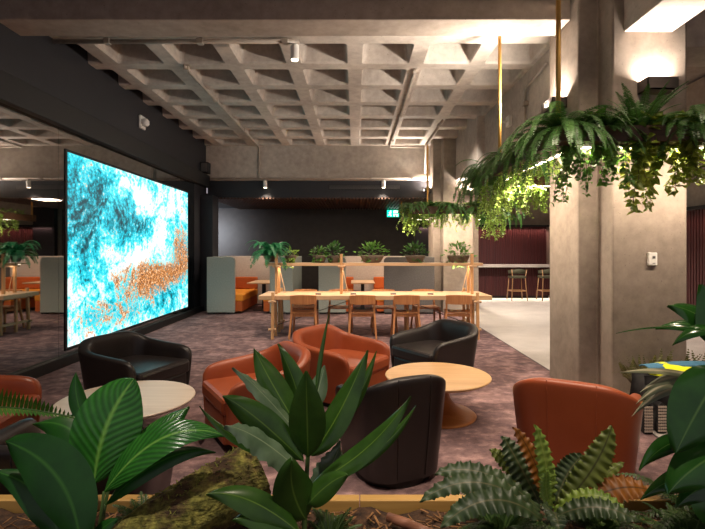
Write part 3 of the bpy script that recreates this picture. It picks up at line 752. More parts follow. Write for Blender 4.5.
# ------------------------------------------------------------------ booths
def rpanel(m, x0, x1, y, z0, z1, th, r, corners=(1, 1)):
    """upright panel in the XZ plane with rounded top corners"""
    pl = [(x0, z0)]
    if corners[0]: pl += [(x0 + r - r * math.cos(R(a)), z1 - r + r * math.sin(R(a))) for a in range(0, 91, 15)]
    else: pl.append((x0, z1))
    if corners[1]: pl += [(x1 - r + r * math.sin(R(a)), z1 - r + r * math.cos(R(a))) for a in range(0, 91, 15)]
    else: pl.append((x1, z1))
    pl.append((x1, z0)); n = len(pl)
    m.add([(a, yy, b) for yy in (y, y + th) for a, b in pl], [tuple(range(n - 1, -1, -1)), tuple(range(n, 2 * n))] + [(i, (i + 1) % n, n + (i + 1) % n, n + i) for i in range(n)])
BY = 11.3
def booth(x0, x1, label, wl, wr, back='felt_pink', left='felt', right='felt', tablex=None, depth=1.9, h=1.38):
    t = thing('felt_booth', label, 'booth', (x0, BY, 0)); w = x1 - x0
    m = MB(); rpanel(m, 0, wl, 0, .04, h, .06, .09, (0, 1)); m.build('front_panel', M[left], t, bevel=.01)
    m = MB(); rpanel(m, w - wr, w, 0, .04, h, .06, .09, (1, 0)); m.build('front_panel', M[right], t, bevel=.01)
    m = MB(); m.box(0, .06, .06, depth, .04, h); m.build('side_panel', M[left], t, bevel=.01)
    m = MB(); m.box(w - .06, w, .06, depth, .04, h); m.build('side_panel', M[right], t, bevel=.01)
    m = MB(); m.box(.06, w - .06, depth - .06, depth, .04, h); m.build('back_panel', M[back], t, bevel=.01)
    for sx, ww in ((0, wl), (1, wr)):
        a, b = (.065, ww + .18) if sx == 0 else (w - ww - .18, w - .065)
        m = MB(); m.box(a, b, .065, depth - .065, .30, .47); m.build('seat_cushion', M['seat_orange'], t, bevel=.03)
        m = MB(); m.box(a + .02, b - .02, .065, depth - .07, .06, .30); m.build('seat_base', M['seat_rust'], t)
        a, b = (.065, .26) if sx == 0 else (w - .26, w - .065)
        m = MB(); m.box(a, b, .07, depth - .07, .47, .80); m.build('backrest', M['seat_rust'], t, bevel=.03)
        a, b = (.065, ww + .18) if sx == 0 else (w - ww - .18, w - .065)
        m = MB(); m.box(a, b, depth - .22, depth - .065, .47, .80); m.build('corner_backrest', M['seat_rust'], t, bevel=.03)
    for fx in (.1, wl - .1, w - .1, w - wr + .1):
        m = MB(); m.box(fx - .08, fx + .08, 0.005, .055, 0, .04); m.build('foot', M['black'], t)
    return t
def booth_table(x, y, label, w=.66, d=1.1):
    t = thing('booth_table', label, 'table', (x, y, 0))
    m = MB(); m.box(-w / 2, w / 2, -d / 2, d / 2, .70, .73); m.build('table_top', M['oak'], t, bevel=.008)
    m = MB(); m.box(-.045, .045, -.045, .045, .02, .70); m.build('post', M['black'], t)
    m = MB(); m.box(-.22, .22, -.3, .3, 0, .02); m.build('base', M['black'], t, bevel=.004)
booth(-3.58, -1.50, 'grey green felt booth with orange bench at the left end of the row', .68, .56)
booth(-.88, 1.92, 'pale felt booth with orange bench behind the middle of the long table', .66, 1.22, right='felt_shaded')
booth_table(-2.38, BY + .95, 'small oak table inside the left felt booth')
booth_table(.20, BY + .95, 'small oak table inside the middle felt booth', .6)
area((-2.4, 12.2, 2.86), (-2.4, 12.2, 0), .5, .5, 26, WARM)
area((.2, 12.2, 2.86), (.2, 12.2, 0), .5, .5, 26, WARM)
spot((-5.0, 14.4, 2.1), (-4.75, 15.7, 1.95), 300, (.78, .88, 1.0), 120, 1.0)

# ------------------------------------------------------------------ bar counter and stools
t = thing('bar_counter', 'long pale stone bar counter along the red slatted wall', 'counter', (4.25, 15.1, 0))
m = MB(); m.box(-1.5, 2.05, -.28, .16, 1.0, 1.09); m.build('counter_top', M['counter'], t, bevel=.006)
m = MB(); m.box(-1.5, 2.05, .0, .16, .08, 1.0); m.build('counter_front', M['red'], t); m = MB(); m.box(-1.45, 2.0, .04, .16, 0, .08); m.build('plinth', M['black'], t)
m = MB()
for k in range(46): m.box(-1.49 + k * .076, -1.44 + k * .076, -.03, 0, .08, 1.0)
m.build('front_slats', M['red'], t)
def bar_stool(label):
    t = thing('bar_stool', label, 'stool')
    for sx in (-1, 1):
        for sy in (-1, 1):
            m = MB(); m.tube([(sx * .24, sy * .23, 0), (sx * .19, sy * .17, .70), (sx * .23, sy * .2, .95)] if sy < 0 else [(sx * .24, sy * .23, 0), (sx * .19, sy * .17, .70)], .016, 8); m.build('leg', M['stool_frame'], t, smooth=True)
    m = MB(); m.box(-.23, .23, -.22, -.2, .28, .31); m.box(-.23, .23, .2, .22, .28, .31); m.box(-.23, -.21, -.2, .2, .28, .31); m.box(.21, .23, -.2, .2, .28, .31); m.build('footrest', M['stool_frame'], t)
    m = MB(); m.box(-.22, .22, -.2, .22, .68, .76); m.build('seat', M['stool_fabric'], t, bevel=.03)
    m = MB(); vs = []; fs = []
    for i in range(13):
        a = R(180 + 15 * i); c, s = math.cos(a), math.sin(a); hh = .98 - .06 * abs(math.cos(a))
        for r, z in ((.27, .82), (.28, hh), (.24, hh), (.23, .82)): vs.append((c * r, s * r * .85 + .02, z))
    for i in range(12):
        for k in range(4): fs.append((i * 4 + k, i * 4 + (k + 1) % 4, (i + 1) * 4 + (k + 1) % 4, (i + 1) * 4 + k))
    fs += [(3, 2, 1, 0), (48, 49, 50, 51)]; m.add(vs, fs); m.build('backrest', M['stool_fabric'], t, smooth=True)
    return t
bs = bar_stool('olive backed bar stool at the counter, the one nearer the far column')
for i, (x, lb) in enumerate(((5.02, None), (5.95, 'olive backed bar stool at the counter, the one next to the near column'))):
    o = bs if i == 0 else copy_tree(bs)
    o.location = (x, 14.5, 0); o['group'] = 'bar stools at the counter'
    if lb: o['label'] = lb

# ------------------------------------------------------------------ plants: generators
def frond(m, base, d, length, droop, width, n=22, rnd=random, curl=0, pin_w=.28, flat=None):
    """arching fern frond with paired pinnae; returns spine points"""
    p = Vector(base); d = Vector(d).normalized(); st = length / n; pts = [p.copy()]
    g = Vector((0, 0, -1))
    for i in range(n):
        t = i / n
        d = (d + g * droop * st * (0.5 + 1.4 * t)).normalized()
        p = p + d * st; pts.append(p.copy())
        up = Vector((0, 0, 1)) if abs(d.z) < .95 else Vector((.3, -1, .2))
        sd = d.cross(up).normalized(); nn = sd.cross(d).normalized()
        L = width * (math.sin(math.pi * min(1, (.12 + .88 * t)) ** .8) ** .7) * (.85 + .3 * rnd.random())
        if t > .96: L *= .5
        w = st * (.5 + pin_w)
        for s in (-1, 1):
            q = p + d * (rnd.random() - .5) * st * .3
            a = q - d * w * .4; b = q + d * w * .45
            tipp = q + sd * s * L + d * L * .28 - nn * L * (.12 + .16 * rnd.random())
            mid = q + sd * s * L * .55 + d * L * .1
            m.add([a, mid - d * w * .42, tipp, mid + d * w * .5, b], [(0, 1, 3, 4), (1, 2, 3)], [(.5, 0), (0, .5), (.5, 1), (1, .5), (.5, 0)])
    return pts

def fern(name, label, loc, n=22, L=.5, width=.05, droop=4.5, seed=0, mat='fern', up=.9, dirs=None, nseg=22, group=None, pot=False, cat='fern'):
    t = thing(name, label, cat, loc, 0, group); rnd = random.Random(seed); m = MB(); st = MB()
    n = int(n * 1.9); width *= 1.0; nseg = int(nseg * 1.5)
    for i in range(n):
        if dirs and i < len(dirs): a, e, k = dirs[i]; a = R(a)
        else: a = 2 * math.pi * (i + rnd.random() * .8) / n; e = up * rnd.uniform(.2, 1.6); k = rnd.uniform(.65, 1.05)
        d = (math.cos(a), math.sin(a), e)
        pts = frond(m, (math.cos(a) * .02, math.sin(a) * .02, .0), d, L * k, droop * rnd.uniform(.7, 1.3), width * rnd.uniform(.85, 1.15), nseg, rnd)
        st.tube(pts[::3] + [pts[-1]], [.003] * len(pts[::3]) + [.001], 4)
    m.build('foliage', M[mat], t); st.build('stem', M['stem'], t)
    return t

def heart(m, c, d, nrm, L, W_):
    """small heart-shaped leaf from c along d"""
    d = Vector(d).normalized(); nrm = Vector(nrm); sd = d.cross(nrm)
    if sd.length < .05: sd = d.cross(Vector((1, .2, .1)))
    sd.normalize(); n2 = sd.cross(d)
    c = Vector(c)
    pts = [c, c + sd * W_ * .5 - d * L * .08 + n2 * L * .06, c + sd * W_ * .42 + d * L * .45 + n2 * L * .05, c + d * L, c - sd * W_ * .42 + d * L * .45 + n2 * L * .05, c - sd * W_ * .5 - d * L * .08 + n2 * L * .06, c + d * L * .4]
    m.add(pts, [(0, 1, 2, 6), (6, 2, 3), (6, 3, 4), (0, 6, 4, 5)], [(.5, 0), (1, 0), (1, .5), (.5, 1), (0, .5), (0, 0), (.5, .4)])

def trailing(name, label, loc, axis=(1, 0, 0), span=.5, n=9, drop=(.2, .5), leaf=.06, mat='pothos', seed=0, group=None, mound=40, step=.045, out=.12, cat='trailing plant', vine='vine', wander=.5):
    n = int(n * 1.35); leaf *= 1.15; mound = int(mound * 1.8); step *= .85
    t = thing(name, label, cat, loc, 0, group); rnd = random.Random(seed); m = MB(); st = MB(); ax = Vector(axis); pr = Vector((-ax.y, ax.x, 0))
    for i in range(n):
        s = rnd.choice((-1, 1)); b = ax * rnd.uniform(-span / 2, span / 2); o = rnd.uniform(.4, 1) * out
        pts = [b + Vector((0, 0, .04)), b + pr * s * o * .6 + Vector((0, 0, .07)), b + pr * s * o + Vector((0, 0, .0))]
        L = rnd.uniform(*drop); p = pts[-1].copy(); k = 0
        d = Vector((rnd.uniform(-.2, .2), rnd.uniform(-.2, .2), -1))
        while k * step < L:
            d = (d + Vector((rnd.uniform(-wander, wander), rnd.uniform(-wander, wander), -.35))).normalized()
            p = p + d * step; pts.append(p.copy()); k += 1
            for r_ in range(3):
                a = rnd.uniform(0, 6.28); ld = Vector((math.cos(a), math.sin(a), rnd.uniform(-1.3, .1)))
                sz = leaf * rnd.uniform(.6, 1.15) * (1 - .35 * min(1, k * step / max(L, .01)))
                heart(m, p + ld.normalized() * .012, ld, Vector((rnd.uniform(-.6, .6), rnd.uniform(-1.0, .4), rnd.uniform(.2, 1))), sz, sz * .85)
        st.tube(pts, .0028, 4)
    for i in range(mound):
        b = ax * rnd.uniform(-span / 2, span / 2) + pr * rnd.uniform(-out, out) + Vector((0, 0, rnd.uniform(0, .12)))
        a = rnd.uniform(0, 6.28); ld = Vector((math.cos(a), math.sin(a), rnd.uniform(-.6, .7))); sz = leaf * rnd.uniform(.7, 1.2)
        heart(m, b, ld, Vector((rnd.uniform(-.5, .5), rnd.uniform(-.8, .2), 1)), sz, sz * .85)
    m.build('foliage', M[mat], t, smooth=True); st.build('stem', M[vine], t)
    return t

# ------------------------------------------------------------------ hanging planter rings
def ring_planter(name, label, x0, x1, y0, y1, z, rods, ztop, tw=.26, lip=0):
    t = thing(name, label, 'hanging planter', (x0, y0, z))
    def tray(a0, a1, b0, b1):
        m = MB(); A0, A1, B0, B1 = a0 - x0, a1 - x0, b0 - y0, b1 - y0; h = .13
        m.box(A0, A1, B0, B1, 0, .02); m.box(A0, A1, B0, B0 + .015, .02, h); m.box(A0, A1, B1 - .015, B1, .02, h); m.box(A0, A0 + .015, B0 + .015, B1 - .015, .02, h); m.box(A1 - .015, A1, B0 + .015, B1 - .015, .02, h)
        m.build('tray', M['tray'], t)
        m = MB(); m.box(A0 + .016, A1 - .016, B0 + .016, B1 - .016, .03, .1); m.build('soil', M['soil'], t)
    tray(x0, x1, y0, y0 + tw); tray(x0, x0 + tw, y0 + tw + .001, y1 - tw - .001); tray(x0, x1, y1 - tw, y1); tray(x1 - tw, x1, y0 + tw + .001, y1 - tw - .001)
    for px, py in rods:
        m = MB(); m.tube([(px - x0, py - y0, .02), (px - x0, py - y0, ztop - z)], .021, 12); m.build('rod', M['brass'], t, smooth=True)
        m = MB(); m.lathe([(.035, 0), (.035, .012)], 16, (px - x0, py - y0, ztop - z - .012)); m.build('ceiling_rose', M['brass'], t)
    m = MB(); i = tw - .03
    m.box(i, x1 - x0 - i, i, i + .02, -.012, 0); m.box(i, i + .02, i + .02, y1 - y0 - i - .02, -.012, 0); m.box(i, x1 - x0 - i, y1 - y0 - i - .02, y1 - y0 - i, -.012, 0)
    m.build('light_strip', M['warm_led'], t)
    if lip:
        m = MB(); m.box(0, x1 - x0, 0, .012, -lip, 0); m.box(0, .012, .012, y1 - y0, -lip, 0); m.build('fascia', M['tray'], t)
    return t
RX0, RX1, RY0, RY1, RZ = 1.68, 4.15, 3.86, 6.80, EYE + .90
ring_planter('hanging_planter', 'rectangular hanging planter frame on brass rods around the near column', RX0, RX1, RY0, RY1, RZ,
             [(1.76, 4.05), (1.80, 5.82), (4.05, 4.0), (4.05, 6.7)], ZC)
cx, cy = (RX0 + RX1) / 2, (RY0 + RY1) / 2
area((cx, RY0 + .27, RZ - .02), (cx, RY0 + 1.3, RZ - 1.4), RX1 - RX0 - .6, .03, 40, WARM, 175)
area((RX0 + .27, cy, RZ - .02), (RX0 + 1.2, cy, RZ - 1.2), .03, RY1 - RY0 - .6, 50, WARM, 175)
area((cx, RY1 - .27, RZ - .02), (cx, RY1 - .9, RZ - 1.2), RX1 - RX0 - .6, .03, 26, WARM, 175)
g = 'plants along the near hanging planter'
zt = RZ + .11
fern('boston_fern', 'dark green fern arching left off the front corner of the near hanging planter', (1.80, 4.02, zt), 26, .62, .055, 4.0, 1, 'fern', .8, [(170, .5, 1), (185, .3, 1.05), (200, .7, 1), (215, .3, 1), (150, .5, 1), (235, .4, 1), (260, .2, 1), (30, .9, .8), (300, .2, .9)], group=g)
fern('boston_fern', 'fern hanging at the near planter frame just behind the front corner', (1.80, 4.62, zt), 22, .6, .05, 4.4, 2, 'fern', .7, group=g)
fern('boston_fern', 'fern drooping off the left run of the near planter frame, by the second brass rod', (1.78, 5.25, zt), 22, .62, .05, 4.4, 3, 'fern', .7, group=g)
fern('boston_fern', 'fern drooping off the rear left corner of the near planter frame', (1.76, 5.98, zt), 24, .62, .05, 4.2, 4, 'fern', .8, group=g)
fern('boston_fern', 'long fern at the far left corner of the near planter frame', (1.85, 6.66, zt), 22, .62, .05, 4.6, 14, 'fern', .6, group=g)
fern('upright_fern', 'bright upright fern standing above the front run of the near hanging planter', (2.42, 3.98, zt), 16, .46, .05, 2.0, 5, 'fern', 1.7, group=g)
fern('boston_fern', 'fern with long hanging fronds at the right end of the front planter run', (2.86, 3.98, zt), 26, .62, .052, 4.6, 6, 'fern', .9, group=g)
fern('boston_fern', 'dark fern over the middle of the front planter run', (2.12, 4.02, zt), 18, .42, .05, 4.8, 7, 'fern', .7, group=g)
trailing('trailing_pothos', 'thin pothos strands hanging left of the near column face', (1.92, 3.98, zt), (1, 0, 0), .3, 7, (.25, .62), .055, 'pothos_dark', 11, g, 30)
trailing('trailing_pothos', 'pothos with yellow green leaves hanging from the middle of the front planter run', (2.2, 3.98, zt), (1, 0, 0), .35, 9, (.2, .6), .068, 'pothos_dark', 12, g, 60)
trailing('trailing_pothos', 'yellow pothos strands dangling lowest in front of the near column', (2.55, 3.98, zt), (1, 0, 0), .4, 9, (.2, .74), .085, 'pothos', 13, g, 60)
trailing('trailing_pothos', 'yellow pothos at the right end of the front planter run', (2.95, 3.98, zt), (1, 0, 0), .4, 9, (.2, .6), .08, 'pothos', 15, g, 50)
trailing('trailing_ivy', 'bright ivy hanging beneath the left run of the near planter frame', (1.86, 5.6, zt), (0, 1, 0), .7, 14, (.25, .6), .045, 'ivy', 16, g, 30)
trailing('trailing_ivy', 'dense bright ivy on the rear run of the near planter frame, beside the column', (2.36, 6.66, zt), (1, 0, 0), .55, 24, (.2, .55), .05, 'ivy', 17, g, 90)
trailing('trailing_ivy', 'bright ivy at the rear left corner of the near planter frame', (1.9, 6.4, zt), (0, 1, 0), .5, 16, (.3, .75), .045, 'ivy', 18, g, 40)
fern('boston_fern', 'low fern between the second brass rod and the rear corner of the near planter frame', (1.80, 6.3, zt), 22, .6, .05, 4.6, 81, 'fern', .6, group=g)
trailing('trailing_ivy', 'bright ivy under the front part of the left run of the near planter frame', (1.86, 4.9, zt), (0, 1, 0), .6, 10, (.15, .4), .045, 'ivy', 82, g, 40)
trailing('trailing_pothos', 'leafy pothos mound along the top of the front planter run', (2.35, 4.0, zt), (1, 0, 0), .9, 6, (.1, .25), .06, 'pothos_dark', 83, g, 110)
trailing('trailing_ivy', 'bright ivy on the rear run of the near planter frame, close behind the column', (2.6, 6.66, zt), (1, 0, 0), .5, 20, (.2, .5), .05, 'ivy', 84, g, 80)
FX0, FX1, FY0, FY1, FZ = 1.30, 3.75, 10.5, 13.4, EYE + .86
ring_planter('hanging_planter', 'rectangular hanging planter frame on brass rods around the far column', FX0, FX1, FY0, FY1, FZ, [(1.86, 12.0), (1.32, 13.25), (3.6, 10.6)], ZC, lip=.05)
cx, cy = (FX0 + FX1) / 2, (FY0 + FY1) / 2
area((cx, FY0 + .27, FZ - .02), (cx, FY0 + 1.4, FZ - 1.1), FX1 - FX0 - .6, .03, 60, WARM, 175)
area((FX0 + .27, cy, FZ - .02), (FX0 + 1.2, cy, FZ - 1.2), .03, FY1 - FY0 - .6, 22, WARM, 175)
g = 'plants along the far hanging planter'; zt = FZ + .11
fern('boston_fern', 'fern at the left corner of the far hanging planter', (1.36, 10.62, zt), 18, .5, .055, 4.5, 21, 'fern', .7, nseg=14, group=g)
fern('boston_fern', 'fern in the middle of the far hanging planter', (2.2, 10.6, zt), 20, .58, .055, 4.6, 22, 'fern', .8, nseg=14, group=g)
fern('boston_fern', 'fern at the right of the far hanging planter, in front of the red wall', (3.3, 10.6, zt), 22, .75, .06, 4.6, 23, 'fern', .8, nseg=16, group=g)
fern('boston_fern', 'small fern left of the middle of the far hanging planter', (1.75, 10.62, zt), 16, .4, .055, 4.5, 24, 'fern', .8, nseg=12, group=g)
trailing('trailing_ivy', 'bright ivy hanging from the left corner of the far hanging planter', (1.42, 10.66, zt), (1, 0, 0), .4, 16, (.25, .62), .055, 'ivy', 25, g, 30)
trailing('trailing_ivy', 'bright ivy hanging before the far column, in the planter middle', (2.45, 10.62, zt), (1, 0, 0), .5, 14, (.25, .55), .055, 'ivy', 26, g, 40)
trailing('trailing_pothos', 'dark leaved pothos on the far hanging planter, right of its middle', (2.8, 10.62, zt), (1, 0, 0), .5, 9, (.1, .3), .06, 'pothos_dark', 27, g, 50)
trailing('trailing_ivy', 'bright ivy hanging lowest at the right of the far hanging planter', (3.2, 10.6, zt), (1, 0, 0), .5, 16, (.35, .8), .055, 'ivy', 28, g, 30)
trailing('trailing_ivy', 'bright ivy on the side run of the far hanging planter', (1.35, 12.3, zt), (0, 1, 0), 1.2, 16, (.25, .6), .055, 'ivy', 29, g, 60)

fern('boston_fern', 'fern at the near left part of the side run of the far hanging planter', (1.35, 11.2, zt), 18, .55, .055, 4.5, 85, 'fern', .8, nseg=14, group=g)
trailing('trailing_ivy', 'bright ivy left of the middle of the far hanging planter', (1.9, 10.62, zt), (1, 0, 0), .5, 14, (.2, .5), .055, 'ivy', 86, g, 50)
fern('boston_fern', 'fern between the middle and the right of the far hanging planter', (2.75, 10.6, zt), 20, .6, .055, 4.6, 87, 'fern', .8, nseg=14, group=g)
# ------------------------------------------------------------------ plants on the shelf
sz = SZ + .012
def bowl_plant(x, label, seed, mat, w=.17, n=9, drop=(.05, .16), leaf=.06, mound=110, hgt=.2):
    w *= 1.1; hgt *= 1.12
    t = trailing('potted_plant', label, (x, 8.72, sz + .12), (1, 0, 0), w * 1.7, n, drop, leaf, mat, seed, 'potted plants on the table shelf', 0, .04, .11, 'plant')
    rnd = random.Random(seed + 90); m = MB()
    for i in range(mound):
        a = rnd.uniform(0, 6.28); e = rnd.uniform(0, 1.4); r = rnd.uniform(.5, 1)
        c = Vector((math.cos(a) * math.cos(e) * w * 1.45 * r, math.sin(a) * math.cos(e) * .11 * r, math.sin(e) * hgt * r))
        ld = Vector((c.x, c.y, c.z * .6 + rnd.uniform(-.06, .06))); z = leaf * rnd.uniform(.7, 1.3)
        heart(m, c, ld, Vector((rnd.uniform(-.5, .5), rnd.uniform(-.8, .2), 1)), z, z * .7)
    m.build('crown', M[mat], t, smooth=True)
    m = MB(); m.lathe([(.6, -.12), (.75, -.1), (1, .0), (1.0, .02), (.93, .02), (.9, -.01)], 28); m.v = [(a * w, b * .11, c) for a, b, c in m.v]; m.build('pot', M['pot'], t, smooth=True)
    return t
bowl_plant(-1.2, 'light green trailing plant in a bowl next to the shelf fern', 41, 'ivy', .1, 8, (.05, .2), .05, 60, .15)
bowl_plant(-.66, 'trailing plant in a brown bowl on the shelf, left of the middle post', 42, 'pothos_dark', .12, 8, (.04, .1), .055, 60, .15)
bowl_plant(-.38, 'bushy dark green plant in a bowl beside the middle shelf post', 43, 'fern', .14, 6, (.02, .08), .06, 110, .24)
bowl_plant(.32, 'wide green plant in a grey oval bowl in the middle of the shelf', 44, 'pothos_dark', .2, 9, (.03, .1), .06, 140, .24)
bowl_plant(1.12, 'dark green plant in a brown bowl on the shelf, before the dark booth panel', 45, 'fern', .17, 7, (.03, .1), .06, 120, .23)
bowl_plant(1.93, 'green plant in a grey bowl at the right end of the shelf', 46, 'pothos_dark', .19, 8, (.05, .2), .06, 130, .24)
fern('boston_fern', 'blue green fern drooping over the left end of the table shelf', (-1.56, 8.66, sz + .12), 24, .60, .075, 5.2, 47, 'fern_teal', 2.0, nseg=18)
m = MB(); m.lathe([(.07, 0), (.1, .11), (.09, .11)], 24, (0, 0, -.1)); 
fp = [o for o in COL.objects if o.get('label', '').startswith('blue green fern')][0]; m.build('pot', M['pot'], fp, smooth=True)

# ------------------------------------------------------------------ foreground planting
def big_plant(name, label, cat, base, parts, stem=None):
    t = thing(name, label, cat, base); B = Vector(base)
    for matk, leaves in parts:
        for lf in leaves:
            m = MB(); a = dict(lf); b, tp = Vector(a.pop('b')) - B, Vector(a.pop('t')) - B
            m.leaf(b, tp, a.pop('w'), **a); m.build('leaf', M[matk], t, smooth=True)
    if stem:
        m = MB()
        for pts, r in stem: m.tube([Vector(p) - B for p in pts], r, 8)
        m.build('stem', M['stem'], t, smooth=True)
    return t
def lf(b, t, w, Z, Z2=None, arch=(0, 0), n=(0, -1, .35), **k):
    """blade between two photo points at the given distances; w in photo pixels"""
    Z2 = Z if Z2 is None else Z2; zm = (Z + Z2) / 2
    d = dict(b=P(b[0], b[1], Z), t=P(t[0], t[1], Z2), w=w * zm / F, arch=Vector((arch[0] * zm / F, 0, -arch[1] * zm / F)), normal=n); d.update(k); return d
# broad ribbed plant, left
c1 = P(95, 590, 1.72); c1.z = ZS
petiole = lambda p, Z: ([c1, (c1 + P(p[0], p[1], Z)) / 2 + Vector((0, 0, .02)), P(p[0], p[1], Z)], .006)
big_plant('peace_lily', 'broad ribbed green leaved plant in the planter, in front of the pale round table', 'plant', tuple(c1), [
    ('leaf_calathea', [lf((94, 484), (134, 379), 66, 1.74, 1.86, (-8, -4), (.25, -1, .45), prof='broad', ribs=13, ribamp=.012, nl=60, nw=14, cup=.06),
                       lf((104, 492), (225, 436), 40, 1.70, 1.8, (-2, -26), (.1, -.75, .9), ribs=14, ribamp=.01, nl=50, nw=12, cup=.05),
                       lf((112, 470), (189, 406), 30, 1.78, 1.92, (6, -6), (-.3, -1, .5), ribs=10, ribamp=.008, nl=40, nw=10)]),
    ('leaf_dark', [lf((80, 545), (5, 441), 56, 1.55, 1.62, (16, -14), (.1, -1, .3), prof='broad', nl=30, nw=10, cup=.05),
                   lf((105, 505), (216, 452), 22, 1.72, 1.84, (2, -18), (.2, -.8, .8), nl=24, nw=8),
                   lf((60, 545), (-14, 470), 36, 1.6, 1.66, (14, -14), (.1, -.8, .8), nl=24, nw=8),
                   lf((90, 455), (32, 424), 34, 1.9, 1.98, (6, -12), (0, -.7, .8), nl=24, nw=8),
                   lf((86, 425), (76, 372), 17, 1.95, 2.0, (-4, 0), (.5, -1, .2), nl=20, nw=8),
                   lf((88, 545), (118, 519), 16, 1.6, 1.62, (0, -4), (0, -.8, .7), nl=16, nw=6)])],
    [petiole((92, 478), 1.74), petiole((104, 492), 1.7), petiole((112, 470), 1.78), petiole((78, 535), 1.55), petiole((105, 505), 1.72), petiole((90, 455), 1.9), petiole((86, 425), 1.95)])
# pointed-leaf plant, centre
c2 = P(305, 600, 1.68); c2.z = ZS
sb = [c2, P(304, 530, 1.68), P(307, 470, 1.69), P(309, 440, 1.7), P(316, 400, 1.72)]
big_plant('ginger_plant', 'tall plant with dark pointed leaves in the planter centre', 'plant', tuple(c2), [
    ('leaf_pale', [lf((300, 436), (233, 367), 19, 1.70, 1.66, (-2, -6), (.6, -.6, .7), nl=24, nw=8, wave=.04, waves=3),
        lf((313, 410), (325, 365), 20, 1.78, 1.84, (0, 0), (.2, -1, .3), nl=20, nw=8),
        lf((303, 474), (225, 425), 33, 1.64, 1.56, (-4, -10), (.2, -.6, .9), nl=26, nw=8, wave=.05, waves=4),
        lf((311, 490), (341, 441), 26, 1.72, 1.78, (4, 2), (.5, -.9, .4), nl=24, nw=8, wave=.04, waves=3)]),
    ('leaf_ginger', [
        lf((308, 458), (306, 371), 40, 1.66, 1.62, (0, 0), (.05, -1, .25), nl=26, nw=8, cup=.06),
        lf((300, 430), (254, 348), 29, 1.72, 1.8, (-4, -4), (.4, -1, .1), nl=24, nw=8),
        lf((303, 420), (277, 344), 25, 1.76, 1.82, (4, 0), (-.4, -1, .1), nl=24, nw=8),
        lf((311, 456), (367, 350), 30, 1.70, 1.76, (2, 6), (-.45, -1, .2), nl=26, nw=8),
        lf((318, 440), (377, 351), 16, 1.74, 1.82, (6, 8), (.4, -1, .2), nl=24, nw=8),
        lf((311, 484), (410, 396), 24, 1.68, 1.70, (6, 8), (-.5, -.8, .5), nl=26, nw=8),
        lf((313, 482), (416, 406), 14, 1.72, 1.78, (8, 10), (.2, -.9, .5), nl=24, nw=8),
        lf((304, 462), (223, 396), 32, 1.66, 1.60, (-6, -10), (-.3, -.9, .6), nl=26, nw=8),
        lf((303, 456), (200, 406), 14, 1.72, 1.70, (-6, 12), (.2, -.6, .9), nl=24, nw=8),
        lf((306, 520), (292, 461), 44, 1.56, 1.50, (-6, 0), (.3, -1, .3), prof='ovate', nl=26, nw=8),
        lf((307, 505), (347, 475), 24, 1.56, 1.52, (2, -6), (-.2, -.9, .6), prof='ovate', nl=22, nw=8),
        lf((302, 535), (206, 494), 30, 1.52, 1.46, (-4, -14), (0, -.8, .8), nl=26, nw=8),
        lf((304, 540), (232, 520), 26, 1.52, 1.46, (-4, -10), (0, -.8, .8), nl=22, nw=8),
        lf((316, 398), (330, 311), 5, 1.72, 1.78, (-2, 2), (.3, -1, .1), nl=16, nw=4)])],
    [(sb, [.011, .010, .008, .007, .003])])
# crinkled bird's nest fern, right of centre
c3 = P(546, 560, 1.86); c3.z = ZS
k3 = dict(prof='strap', nl=60, nw=8, wave=.13, waves=11, cup=.06)
big_plant('crinkled_nest_fern', 'crinkled nest fern with olive, fresh green and brown fronds in front of the orange chair', 'fern', tuple(c3), [
    ('leaf_fresh', [lf((551, 510), (536, 425), 19, 1.84, 1.80, (3, 0), (.2, -1, .2), **k3), lf((554, 512), (626, 510), 16, 1.80, 1.7, (0, -16), (0, -.6, .9), **k3),
                    lf((550, 505), (548, 470), 16, 1.76, 1.70, (-3, 0), (.4, -1, .3), **k3)]),
    ('leaf_brown', [lf((547, 505), (514, 427), 18, 1.88, 1.90, (4, -4), (.4, -1, .2), **k3), lf((570, 515), (655, 492), 26, 1.86, 1.9, (0, -14), (0, -.7, .8), **k3)]),
    ('leaf_grey', [lf((540, 505), (503, 436), 26, 1.92, 1.98, (0, -2), (.2, -1, .3), **k3), lf((555, 505), (584, 455), 24, 1.92, 1.98, (-2, -6), (-.3, -1, .3), **k3),
                   lf((540, 510), (434, 474), 20, 1.82, 1.84, (0, -18), (.1, -.7, .8), **k3), lf((540, 515), (419, 502), 21, 1.76, 1.74, (0, -26), (.1, -.7, .8), **k3),
                   lf((542, 520), (440, 528), 25, 1.68, 1.6, (0, -24), (.1, -.7, .8), **k3), lf((550, 520), (640, 522), 20, 1.7, 1.62, (0, -14), (0, -.7, .8), **k3),
                   lf((548, 525), (560, 535), 22, 1.7, 1.5, (0, -18), (0, -.8, .8), **k3)]),
    ('leaf_olive', [lf((558, 508), (612, 426), 27, 1.90, 1.92, (6, 4), (-.4, -1, .2), **k3), lf((540, 505), (490, 449), 18, 1.96, 2.02, (0, -6), (.2, -1, .4), **k3),
                    lf((562, 512), (625, 462), 14, 1.95, 2.02, (0, -4), (0, -.8, .7), **k3), lf((538, 515), (468, 500), 22, 1.84, 1.86, (0, -16), (0, -.7, .8), **k3)])])
